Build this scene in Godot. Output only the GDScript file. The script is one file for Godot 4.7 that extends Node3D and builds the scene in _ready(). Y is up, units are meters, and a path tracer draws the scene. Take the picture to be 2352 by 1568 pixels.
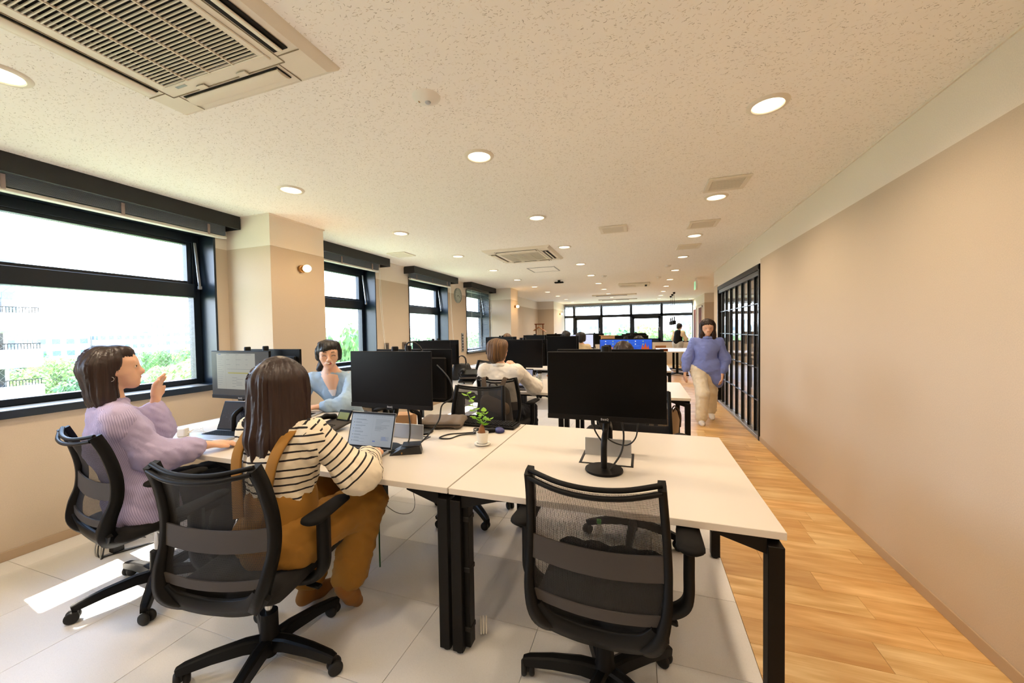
extends Node3D
# An office floor: three bays of bench desks per row, windows on one side, a corridor of wood planks on the other.

const CEIL := 2.49
const WALL_L := -3.76
const WALL_R := 1.35
const FAR := -16.2
const BACK := 2.6
const BAND := 2.2
const DESK := 0.72
const BAYS := [-0.172, -1.397, -2.62]
const BAY_W := 1.222
const ROW0 := -1.99
const ROW_STEP := -2.51

var M := {}
var counts := {}
var rng := RandomNumberGenerator.new()

# ---------------------------------------------------------------- mesh collector
class Shape:
	var v := PackedVector3Array()
	var n := PackedVector3Array()
	var uv := PackedVector2Array()
	var c := PackedColorArray()
	var ix := PackedInt32Array()
	var colored := false

	func tri(a: Vector3, b: Vector3, d: Vector3, na: Vector3, nb: Vector3, nd: Vector3, ua := Vector2.ZERO, ub := Vector2.ZERO, ud := Vector2.ZERO) -> void:
		var base := v.size()
		v.append(a); v.append(b); v.append(d)
		n.append(na); n.append(nb); n.append(nd)
		uv.append(ua); uv.append(ub); uv.append(ud)
		if (b - a).cross(d - a).dot(na + nb + nd) > 0.0:
			ix.append(base); ix.append(base + 2); ix.append(base + 1)
		else:
			ix.append(base); ix.append(base + 1); ix.append(base + 2)

	func quad(a: Vector3, b: Vector3, d: Vector3, e: Vector3, nn: Vector3) -> void:
		tri(a, b, d, nn, nn, nn, Vector2(0, 0), Vector2(1, 0), Vector2(1, 1))
		tri(a, d, e, nn, nn, nn, Vector2(0, 0), Vector2(1, 1), Vector2(0, 1))

	func quads(a: Vector3, b: Vector3, d: Vector3, e: Vector3, na: Vector3, nb: Vector3, nd: Vector3, ne: Vector3, ua := Vector2.ZERO, ub := Vector2(1, 0), ud := Vector2(1, 1), ue := Vector2(0, 1)) -> void:
		tri(a, b, d, na, nb, nd, ua, ub, ud)
		tri(a, d, e, na, nd, ne, ua, ud, ue)

	# box with chamfered edges; t places it
	func box(size: Vector3, t := Transform3D(), bevel := 0.0) -> void:
		var h := size * 0.5
		var b := minf(bevel, minf(h.x, minf(h.y, h.z)) * 0.9)
		var ax := [Vector3.RIGHT, Vector3.UP, Vector3.BACK]
		var hs := [h.x, h.y, h.z]
		for k in 3:
			var u: int = (k + 1) % 3
			var w: int = (k + 2) % 3
			for s in [-1.0, 1.0]:
				var p: Vector3 = ax[k] * (hs[k] * s)
				var du: Vector3 = ax[u] * (hs[u] - b)
				var dw: Vector3 = ax[w] * (hs[w] - b)
				quad(t * (p - du - dw), t * (p + du - dw), t * (p + du + dw), t * (p - du + dw), (t.basis * (ax[k] * s)).normalized())
		if b <= 0.0:
			return
		for k in 3:
			var u: int = (k + 1) % 3
			var w: int = (k + 2) % 3
			for su in [-1.0, 1.0]:
				for sw in [-1.0, 1.0]:
					var along: Vector3 = ax[k] * (hs[k] - b)
					var p1: Vector3 = ax[u] * (hs[u] * su) + ax[w] * ((hs[w] - b) * sw)
					var p2: Vector3 = ax[u] * ((hs[u] - b) * su) + ax[w] * (hs[w] * sw)
					var nn: Vector3 = (t.basis * (ax[u] * su + ax[w] * sw)).normalized()
					quad(t * (p1 - along), t * (p1 + along), t * (p2 + along), t * (p2 - along), nn)
		for sx in [-1.0, 1.0]:
			for sy in [-1.0, 1.0]:
				for sz in [-1.0, 1.0]:
					var nn: Vector3 = (t.basis * Vector3(sx, sy, sz)).normalized()
					tri(t * Vector3(h.x * sx, (h.y - b) * sy, (h.z - b) * sz), t * Vector3((h.x - b) * sx, h.y * sy, (h.z - b) * sz), t * Vector3((h.x - b) * sx, (h.y - b) * sy, h.z * sz), nn, nn, nn)

	func span(lo: Vector3, hi: Vector3, bevel := 0.0) -> void:
		box((hi - lo).abs(), Transform3D(Basis(), (lo + hi) * 0.5), bevel)

	static func frame(d: Vector3) -> Basis:
		var y := d.normalized()
		var x := (Vector3.UP if absf(y.y) < 0.95 else Vector3.RIGHT).cross(y).normalized()
		return Basis(x, y, x.cross(y))

	func cyl(a: Vector3, b: Vector3, ra: float, rb := -1.0, seg := 14, caps := true) -> void:
		if rb < 0.0:
			rb = ra
		var f := frame(b - a)
		var slope := (ra - rb) / maxf((b - a).length(), 1e-5)
		for i in seg:
			var a0 := TAU * i / seg
			var a1 := TAU * (i + 1) / seg
			var d0 := f.x * cos(a0) + f.z * sin(a0)
			var d1 := f.x * cos(a1) + f.z * sin(a1)
			var n0 := (d0 + f.y * slope).normalized()
			var n1 := (d1 + f.y * slope).normalized()
			quads(a + d0 * ra, a + d1 * ra, b + d1 * rb, b + d0 * rb, n0, n1, n1, n0, Vector2(float(i) / seg, 0), Vector2(float(i + 1) / seg, 0), Vector2(float(i + 1) / seg, 1), Vector2(float(i) / seg, 1))
			if caps:
				if ra > 0.0:
					tri(a, a + d0 * ra, a + d1 * ra, -f.y, -f.y, -f.y)
				if rb > 0.0:
					tri(b, b + d0 * rb, b + d1 * rb, f.y, f.y, f.y)

	# profile: Vector2(radius, height) from bottom to top, turned round t's y axis; sharp where the profile turns hard
	func lathe(profile: Array, t := Transform3D(), seg := 24) -> void:
		var m := profile.size()
		for k in m - 1:
			var p: Vector2 = profile[k]
			var q: Vector2 = profile[k + 1]
			var e := (q - p)
			if e.length() < 1e-6:
				continue
			var nn := Vector2(e.y, -e.x).normalized()
			var np := nn
			var nq := nn
			if k > 0:
				var e0: Vector2 = p - profile[k - 1]
				var n0 := Vector2(e0.y, -e0.x).normalized()
				if n0.dot(nn) > 0.6:
					np = (n0 + nn).normalized()
			if k < m - 2:
				var e2: Vector2 = profile[k + 2] - q
				var n2 := Vector2(e2.y, -e2.x).normalized()
				if n2.dot(nn) > 0.6:
					nq = (n2 + nn).normalized()
			for i in seg:
				var a0 := TAU * i / seg
				var a1 := TAU * (i + 1) / seg
				var c0 := Vector3(cos(a0), 0, sin(a0))
				var c1 := Vector3(cos(a1), 0, sin(a1))
				quads(t * (c0 * p.x + Vector3.UP * p.y), t * (c1 * p.x + Vector3.UP * p.y), t * (c1 * q.x + Vector3.UP * q.y), t * (c0 * q.x + Vector3.UP * q.y),
					(t.basis * (c0 * np.x + Vector3.UP * np.y)).normalized(), (t.basis * (c1 * np.x + Vector3.UP * np.y)).normalized(), (t.basis * (c1 * nq.x + Vector3.UP * nq.y)).normalized(), (t.basis * (c0 * nq.x + Vector3.UP * nq.y)).normalized(),
					Vector2(float(i) / seg, float(k) / m), Vector2(float(i + 1) / seg, float(k) / m), Vector2(float(i + 1) / seg, float(k + 1) / m), Vector2(float(i) / seg, float(k + 1) / m))

	# cross-section (closed, in the plane across the path) swept along pts; up keeps it from turning
	func sweep(pts: PackedVector3Array, section: PackedVector2Array, up := Vector3.UP, scales := PackedFloat32Array(), smooth := true) -> void:
		var m := section.size()
		var rings: Array = []
		var norms: Array = []
		for i in pts.size():
			var d := (pts[mini(i + 1, pts.size() - 1)] - pts[maxi(i - 1, 0)]).normalized()
			var side := d.cross(up)
			if side.length() < 1e-3:
				side = d.cross(Vector3.RIGHT)
			side = side.normalized()
			var u := side.cross(d).normalized()
			var s := scales[i] if scales.size() else 1.0
			var ring := PackedVector3Array()
			var nr := PackedVector3Array()
			for k in m:
				ring.append(pts[i] + (side * section[k].x + u * section[k].y) * s)
				var e := section[(k + 1) % m] - section[(k - 1 + m) % m]
				var nn := Vector2(e.y, -e.x).normalized()
				if nn.dot(section[k]) < 0.0:
					nn = -nn
				nr.append((side * nn.x + u * nn.y).normalized())
			rings.append(ring)
			norms.append(nr)
		for i in pts.size() - 1:
			for k in m:
				var k1 := (k + 1) % m
				if smooth:
					quads(rings[i][k], rings[i][k1], rings[i + 1][k1], rings[i + 1][k], norms[i][k], norms[i][k1], norms[i + 1][k1], norms[i + 1][k])
				else:
					var fn: Vector3 = (norms[i][k] + norms[i][k1]).normalized()
					quad(rings[i][k], rings[i][k1], rings[i + 1][k1], rings[i + 1][k], fn)
		for end in [0, pts.size() - 1]:
			var ring: PackedVector3Array = rings[end]
			var d: Vector3 = (pts[0] - pts[1]).normalized() if end == 0 else (pts[end] - pts[end - 1]).normalized()
			for k in m:
				tri(pts[end], ring[k], ring[(k + 1) % m], d, d, d)

	func tube(pts: PackedVector3Array, r: float, seg := 8) -> void:
		var s := PackedVector2Array()
		for k in seg:
			s.append(Vector2(cos(TAU * k / seg), sin(TAU * k / seg)) * r)
		sweep(pts, s, Vector3(0.03, 1.0, 0.05))

	# a sheet with thickness from a grid of points g[row][col]
	func sheet(g: Array, thick: float, close := true) -> void:
		var rows := g.size()
		var cols: int = g[0].size()
		var nn: Array = []
		for i in rows:
			var line := PackedVector3Array()
			for j in cols:
				var du: Vector3 = g[i][mini(j + 1, cols - 1)] - g[i][maxi(j - 1, 0)]
				var dv: Vector3 = g[mini(i + 1, rows - 1)][j] - g[maxi(i - 1, 0)][j]
				line.append(du.cross(dv).normalized())
			nn.append(line)
		for side in ([1.0, -1.0] if close else [1.0]):
			for i in rows - 1:
				for j in cols - 1:
					var q := [[i, j], [i, j + 1], [i + 1, j + 1], [i + 1, j]]
					var p: Array = []
					var m: Array = []
					var u: Array = []
					for e in q:
						var nv: Vector3 = nn[e[0]][e[1]] * side
						p.append(g[e[0]][e[1]] + nv * (thick * 0.5 if close else 0.0))
						m.append(nv)
						u.append(Vector2(float(e[1]) / (cols - 1), float(e[0]) / (rows - 1)))
					quads(p[0], p[1], p[2], p[3], m[0], m[1], m[2], m[3], u[0], u[1], u[2], u[3])
		if close:
			var rim: Array = []
			for j in cols - 1: rim.append([0, j, 0, j + 1])
			for i in rows - 1: rim.append([i, cols - 1, i + 1, cols - 1])
			for j in cols - 1: rim.append([rows - 1, j, rows - 1, j + 1])
			for i in rows - 1: rim.append([i, 0, i + 1, 0])
			var mid: Vector3 = g[rows / 2][cols / 2]
			for e in rim:
				var a: Vector3 = g[e[0]][e[1]]
				var b: Vector3 = g[e[2]][e[3]]
				var na: Vector3 = nn[e[0]][e[1]] * thick * 0.5
				var nb: Vector3 = nn[e[2]][e[3]] * thick * 0.5
				var out := (b - a).cross(na).normalized()
				if out.dot((a + b) * 0.5 - mid) < 0.0:
					out = -out
				quad(a - na, b - nb, b + nb, a + na, out)

	func ball(at: Vector3, r: Vector3, seg := 14, rings := 9) -> void:
		for i in rings:
			var t0 := PI * i / rings
			var t1 := PI * (i + 1) / rings
			for k in seg:
				var a0 := TAU * k / seg
				var a1 := TAU * (k + 1) / seg
				var q := [Vector3(sin(t0) * cos(a0), cos(t0), sin(t0) * sin(a0)), Vector3(sin(t0) * cos(a1), cos(t0), sin(t0) * sin(a1)), Vector3(sin(t1) * cos(a1), cos(t1), sin(t1) * sin(a1)), Vector3(sin(t1) * cos(a0), cos(t1), sin(t1) * sin(a0))]
				var m := q.map(func(e): return (e / r).normalized())
				quads(at + q[0] * r, at + q[1] * r, at + q[2] * r, at + q[3] * r, m[0], m[1], m[2], m[3], Vector2(float(k) / seg, float(i) / rings), Vector2(float(k + 1) / seg, float(i) / rings), Vector2(float(k + 1) / seg, float(i + 1) / rings), Vector2(float(k) / seg, float(i + 1) / rings))

	# flat polygon (x, y) pushed along z from 0 to depth
	func prism(poly: PackedVector2Array, depth: float, t := Transform3D()) -> void:
		var tris := Geometry2D.triangulate_polygon(poly)
		for k in range(0, tris.size(), 3):
			for z in [0.0, depth]:
				var nn := (t.basis * Vector3(0, 0, -1.0 if z == 0.0 else 1.0)).normalized()
				var p: Array = []
				for e in 3:
					var q := poly[tris[k + e]]
					p.append(t * Vector3(q.x, q.y, z))
				tri(p[0], p[1], p[2], nn, nn, nn)
		var area := 0.0
		for k in poly.size():
			var a := poly[k]
			var b := poly[(k + 1) % poly.size()]
			area += a.x * b.y - b.x * a.y
		for k in poly.size():
			var a := poly[k]
			var b := poly[(k + 1) % poly.size()]
			var e := (b - a) * signf(area)
			var nn := (t.basis * Vector3(e.y, -e.x, 0)).normalized()
			quad(t * Vector3(a.x, a.y, 0), t * Vector3(b.x, b.y, 0), t * Vector3(b.x, b.y, depth), t * Vector3(a.x, a.y, depth), nn)

	func add(other: Shape, t := Transform3D()) -> void:
		var base := v.size()
		for k in other.v.size():
			v.append(t * other.v[k])
			n.append((t.basis * other.n[k]).normalized())
			uv.append(other.uv[k])
		for k in other.ix:
			ix.append(base + k)

	func mesh() -> ArrayMesh:
		var a := []
		a.resize(Mesh.ARRAY_MAX)
		a[Mesh.ARRAY_VERTEX] = v
		a[Mesh.ARRAY_NORMAL] = n
		a[Mesh.ARRAY_TEX_UV] = uv
		if colored:
			a[Mesh.ARRAY_COLOR] = c
		a[Mesh.ARRAY_INDEX] = ix
		var m := ArrayMesh.new()
		m.add_surface_from_arrays(Mesh.PRIMITIVE_TRIANGLES, a)
		return m

# ---------------------------------------------------------------- smooth bodies: tapered bones joined and meshed as surface nets
class Flesh:
	var bones: Array = []
	var lo := Vector3(1e9, 1e9, 1e9)
	var hi := Vector3(-1e9, -1e9, -1e9)
	var k := 60.0
	var crease := 0.0             # depth of folds in cloth
	var crease_freq := 9.0
	var strand := 0.0             # depth of locks in hair, running down from the crown
	var axis_at := Vector3.ZERO

	# flat: the body is squeezed along this axis by s (>1 thins it)
	func bone(a: Vector3, b: Vector3, ra: float, rb: float, axis := Vector3.ZERO, s := 1.0) -> void:
		bones.append([a, b, ra, rb, axis, s])
		for e in [[a, ra], [b, rb]]:
			lo = lo.min(e[0] - Vector3.ONE * (e[1] + 0.02))
			hi = hi.max(e[0] + Vector3.ONE * (e[1] + 0.02))

	# where a point lies beside a chain of joints: (share of a turn round it, metres along it)
	func beside(p: Vector3, path: PackedVector3Array, toward: Vector3) -> Vector2:
		var best := 1e9
		var run := 0.0
		var out := Vector2.ZERO
		for i in path.size() - 1:
			var ab := path[i + 1] - path[i]
			var len := ab.length()
			var t := (p - path[i]).dot(ab) / (len * len)
			if i > 0: t = maxf(t, 0.0)
			if i < path.size() - 2: t = minf(t, 1.0)
			var w := p - (path[i] + ab * t)
			if w.length() < best:
				best = w.length()
				var d := ab / len
				var x := (toward - d * toward.dot(d)).normalized()
				out = Vector2(atan2(w.dot(d.cross(x)), w.dot(x)) / TAU, run + t * len)
			run += len
		return out

	func into(shape: Shape, cell: float, path := PackedVector3Array(), toward := Vector3.BACK) -> void:
		var o := lo - Vector3.ONE * cell * 2.0
		var nx := int((hi.x - o.x) / cell) + 4
		var ny := int((hi.y - o.y) / cell) + 4
		var nz := int((hi.z - o.z) / cell) + 4
		var f := PackedFloat32Array()
		f.resize(nx * ny * nz)
		var reach := maxf(3.2 / k, cell * 1.8)
		for bn in bones:
			var a: Vector3 = bn[0]
			var b: Vector3 = bn[1]
			var ra: float = bn[2]
			var rb: float = bn[3]
			var ax: Vector3 = bn[4]
			var s: float = bn[5]
			var r := maxf(ra, rb) + reach
			var mn := (a.min(b) - Vector3.ONE * r - o) / cell
			var mx := (a.max(b) + Vector3.ONE * r - o) / cell
			var ab := b - a
			var ab2 := maxf(ab.length_squared(), 1e-9)
			var thin := s != 1.0
			var soft := 2.0 / (1.0 + s)
			for z in range(maxi(0, int(mn.z)), mini(nz - 1, int(mx.z) + 1)):
				for y in range(maxi(0, int(mn.y)), mini(ny - 1, int(mx.y) + 1)):
					var row := (z * ny + y) * nx
					for x in range(maxi(0, int(mn.x)), mini(nx - 1, int(mx.x) + 1)):
						var p := o + Vector3(x, y, z) * cell
						var ap := p - a
						if thin:
							var w := ap - ab * (ap.dot(ab) / ab2)
							ap += ax * (w.dot(ax) * (s - 1.0))
						var t := clampf(ap.dot(ab) / ab2, 0.0, 1.0)
						var d := (ap - ab * t).length() - (ra + (rb - ra) * t)
						if thin:
							d *= soft
						if d < reach:
							f[row + x] += exp(-k * d)
		# f > 1 is inside
		var index := {}
		var pts := PackedVector3Array()
		var step := [1, nx, nx * ny]
		var corner := PackedInt32Array([0, 1, nx, nx + 1, nx * ny, nx * ny + 1, nx * ny + nx, nx * ny + nx + 1])
		var edges := [[0, 1], [2, 3], [4, 5], [6, 7], [0, 2], [1, 3], [4, 6], [5, 7], [0, 4], [1, 5], [2, 6], [3, 7]]
		var at := [Vector3(0, 0, 0), Vector3(1, 0, 0), Vector3(0, 1, 0), Vector3(1, 1, 0), Vector3(0, 0, 1), Vector3(1, 0, 1), Vector3(0, 1, 1), Vector3(1, 1, 1)]
		for z in nz - 1:
			for y in ny - 1:
				var row := (z * ny + y) * nx
				for x in nx - 1:
					var i := row + x
					var inside := 0
					for q in corner:
						if f[i + q] > 1.0:
							inside += 1
					if inside == 0 or inside == 8:
						continue
					var sum := Vector3.ZERO
					var m := 0
					for e in edges:
						var fa := f[i + corner[e[0]]]
						var fb := f[i + corner[e[1]]]
						if (fa > 1.0) == (fb > 1.0):
							continue
						var la := log(maxf(fa, 1e-3))
						var lb := log(maxf(fb, 1e-3))
						var pa: Vector3 = at[e[0]]
						sum += pa.lerp(at[e[1]], la / (la - lb))
						m += 1
					index[i] = pts.size()
					pts.append(o + (Vector3(x, y, z) + sum / m) * cell)
		if strand > 0.0:
			var noi := FastNoiseLite.new()
			noi.seed = 5
			noi.frequency = 1.0
			noi.fractal_octaves = 2
			for e in pts.size():
				var w := pts[e] - axis_at
				var flat := Vector3(w.x, 0, w.z)
				var r := flat.length()
				if r > 0.012:
					var u := flat / r
					pts[e] += u * strand * minf(1.0, r / 0.05) * noi.get_noise_3d(u.x * 7.5, w.y * 2.2, u.z * 7.5)
		var normals := PackedVector3Array()
		normals.resize(pts.size())
		var faces := PackedInt32Array()
		for i in index:
			for d in 3:
				if (f[i] > 1.0) == (f[i + step[d]] > 1.0):
					continue
				var u: int = step[(d + 1) % 3]
				var w: int = step[(d + 2) % 3]
				if not (index.has(i - u) and index.has(i - w) and index.has(i - u - w)):
					continue
				var q := [index[i], index[i - u], index[i - u - w], index[i - w]]
				if f[i] <= 1.0:
					q.reverse()
				# q runs so that its cross product points out of the body
				var c1: Vector3 = (pts[q[2]] - pts[q[0]]).cross(pts[q[3]] - pts[q[1]])
				for e in q:
					normals[e] += c1
				faces.append_array(PackedInt32Array([q[0], q[2], q[1], q[0], q[3], q[2]]))
		var flat_uv := PackedVector2Array()
		flat_uv.resize(pts.size())
		if path.size() > 1:
			for e in pts.size():
				flat_uv[e] = beside(pts[e], path, toward)
		if crease > 0.0:
			var noi := FastNoiseLite.new()
			noi.seed = 9
			noi.frequency = 1.0
			noi.fractal_octaves = 3
			for e in pts.size():
				var q := pts[e] * crease_freq
				pts[e] += normals[e].normalized() * crease * (absf(noi.get_noise_3d(q.x + q.y * 0.6, q.y * 0.8, q.z - q.y * 0.5)) * 2.4 - 0.5)
			normals.fill(Vector3.ZERO)
			for e in range(0, faces.size(), 3):
				var c2 := (pts[faces[e + 2]] - pts[faces[e]]).cross(pts[faces[e + 1]] - pts[faces[e]])
				for w in 3:
					normals[faces[e + w]] += c2
		var base := shape.v.size()
		shape.v.append_array(pts)
		for e in normals:
			shape.n.append(e.normalized())
		for e in pts.size():
			shape.uv.append(flat_uv[e])
		for e in faces:
			shape.ix.append(base + e)

# ---------------------------------------------------------------- naming and placing
func numbered(called: String) -> String:
	var k: int = counts.get(called, 0)
	counts[called] = k + 1
	return called if k == 0 else "%s_%03d" % [called, k]

func tag(o: Node3D, label := "", category := "", group := "", kind := "") -> Node3D:
	if label: o.set_meta("label", label)
	if category: o.set_meta("category", category)
	if group: o.set_meta("group", group)
	if kind: o.set_meta("kind", kind)
	return o

func thing(called: String, label: String, category: String, at := Vector3.ZERO, turn := 0.0, group := "") -> Node3D:
	var o := Node3D.new()
	o.name = numbered(called)
	add_child(o)
	o.position = at
	o.rotation.y = turn
	return tag(o, label, category, group)

func part(called: String, s: Variant, m: Material, parent: Node3D, at := Vector3.ZERO) -> MeshInstance3D:
	var o := MeshInstance3D.new()
	o.name = called
	o.mesh = s.mesh() if s is Shape else s
	o.material_override = m
	o.position = at
	parent.add_child(o, true)
	return o

func solo(called: String, s: Variant, m: Material, label: String, category: String, at := Vector3.ZERO, turn := 0.0, group := "") -> MeshInstance3D:
	var o := MeshInstance3D.new()
	o.name = numbered(called)
	o.mesh = s.mesh() if s is Shape else s
	o.material_override = m
	add_child(o)
	o.position = at
	o.rotation.y = turn
	tag(o, label, category, group)
	return o

func struct(called: String, s: Variant, m: Material) -> MeshInstance3D:
	var o := MeshInstance3D.new()
	o.name = numbered(called)
	if s != null:
		o.mesh = s.mesh() if s is Shape else s
	o.material_override = m
	add_child(o)
	o.set_meta("kind", "structure")
	return o

func copy(o: Node3D, called: String, at: Vector3, turn: float, label: String, group := "") -> Node3D:
	var c: Node3D = o.duplicate()
	c.name = numbered(called)
	add_child(c)
	c.position = at
	c.rotation.y = turn
	c.set_meta("label", label)
	if group: c.set_meta("group", group)
	return c

func bx(size: Vector3, at := Vector3.ZERO, bevel := 0.0) -> Shape:
	var s := Shape.new()
	s.box(size, Transform3D(Basis(), at), bevel)
	return s

func spn(lo: Vector3, hi: Vector3, bevel := 0.0) -> Shape:
	var s := Shape.new()
	s.span(lo, hi, bevel)
	return s

func V(x: float, y: float, z: float) -> Vector3:
	return Vector3(x, y, z)

func curve(pts: Array, per := 8) -> PackedVector3Array:
	var out := PackedVector3Array()
	for i in pts.size() - 1:
		var p0: Vector3 = pts[maxi(i - 1, 0)]
		var p1: Vector3 = pts[i]
		var p2: Vector3 = pts[i + 1]
		var p3: Vector3 = pts[mini(i + 2, pts.size() - 1)]
		for k in per:
			out.append(p1.cubic_interpolate(p2, p0, p3, float(k) / per))
	out.append(pts[pts.size() - 1])
	return out

# ---------------------------------------------------------------- materials
func mat(called: String, hex: String, rough := 0.6, metal := 0.0) -> StandardMaterial3D:
	var m := StandardMaterial3D.new()
	m.resource_name = called
	m.albedo_color = Color(hex)
	m.roughness = rough
	m.metallic = metal
	M[called] = m
	return m

func tex(im: Image) -> ImageTexture:
	return ImageTexture.create_from_image(im)

func tri_tex(m: StandardMaterial3D, t: Texture2D, scale: Vector3, world := true) -> StandardMaterial3D:
	m.albedo_texture = t
	m.uv1_triplanar = true
	m.uv1_world_triplanar = world
	m.uv1_scale = scale
	return m

func noise_image(w: int, h: int, freq: float, a: Color, b: Color, seed_: int, stretch := Vector2.ONE, oct := 4) -> Image:
	var nz := FastNoiseLite.new()
	nz.seed = seed_
	nz.noise_type = FastNoiseLite.TYPE_SIMPLEX_SMOOTH
	nz.frequency = freq
	nz.fractal_octaves = oct
	var im := Image.create(w, h, false, Image.FORMAT_RGB8)
	for y in h:
		for x in w:
			# blended with itself across the edges so that it repeats without a seam
			var fx := float(x) / w
			var fy := float(y) / h
			var n00 := nz.get_noise_2d(x * stretch.x, y * stretch.y)
			var n10 := nz.get_noise_2d((x - w) * stretch.x, y * stretch.y)
			var n01 := nz.get_noise_2d(x * stretch.x, (y - h) * stretch.y)
			var n11 := nz.get_noise_2d((x - w) * stretch.x, (y - h) * stretch.y)
			var v := lerpf(lerpf(n00, n10, fx), lerpf(n01, n11, fx), fy)
			im.set_pixel(x, y, a.lerp(b, clampf(0.5 + v * 0.9, 0.0, 1.0)))
	return im

# ---------------------------------------------------------------- camera, sky, sun
func set_camera_and_light() -> void:
	var cam := Camera3D.new()
	cam.name = "camera"
	add_child(cam)
	cam.position = V(0, 1.38, 0)
	cam.rotation = V(-0.0265, 0.3294, -0.0156)
	cam.fov = rad_to_deg(2.0 * atan(784.0 / 873.06))
	cam.near = 0.05
	cam.far = 900.0
	var env := Environment.new()
	env.background_mode = Environment.BG_SKY
	var sky := ProceduralSkyMaterial.new()
	sky.sky_top_color = Color("#8fbaee")
	sky.sky_horizon_color = Color("#e9f2fc")
	sky.sky_curve = 0.2
	sky.ground_bottom_color = Color("#8a9282")
	sky.ground_horizon_color = Color("#dfe6e6")
	sky.sun_angle_max = 1.0
	sky.energy_multiplier = 17.0
	env.sky = Sky.new()
	env.sky.sky_material = sky
	env.tonemap_mode = Environment.TONE_MAPPER_LINEAR
	env.tonemap_exposure = 1.05
	env.sdfgi_enabled = true
	env.ssao_enabled = true
	env.ssil_enabled = true
	var we := WorldEnvironment.new()
	we.name = "environment"
	we.environment = env
	add_child(we)
	var sun := DirectionalLight3D.new()
	sun.name = "sun"
	sun.light_color = Color("#fff4e2")
	sun.light_energy = 14.0
	sun.light_angular_distance = 0.6
	sun.shadow_enabled = true
	add_child(sun)
	sun.look_at_from_position(V(-6.6, 10.0, -0.8), Vector3.ZERO)

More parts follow.
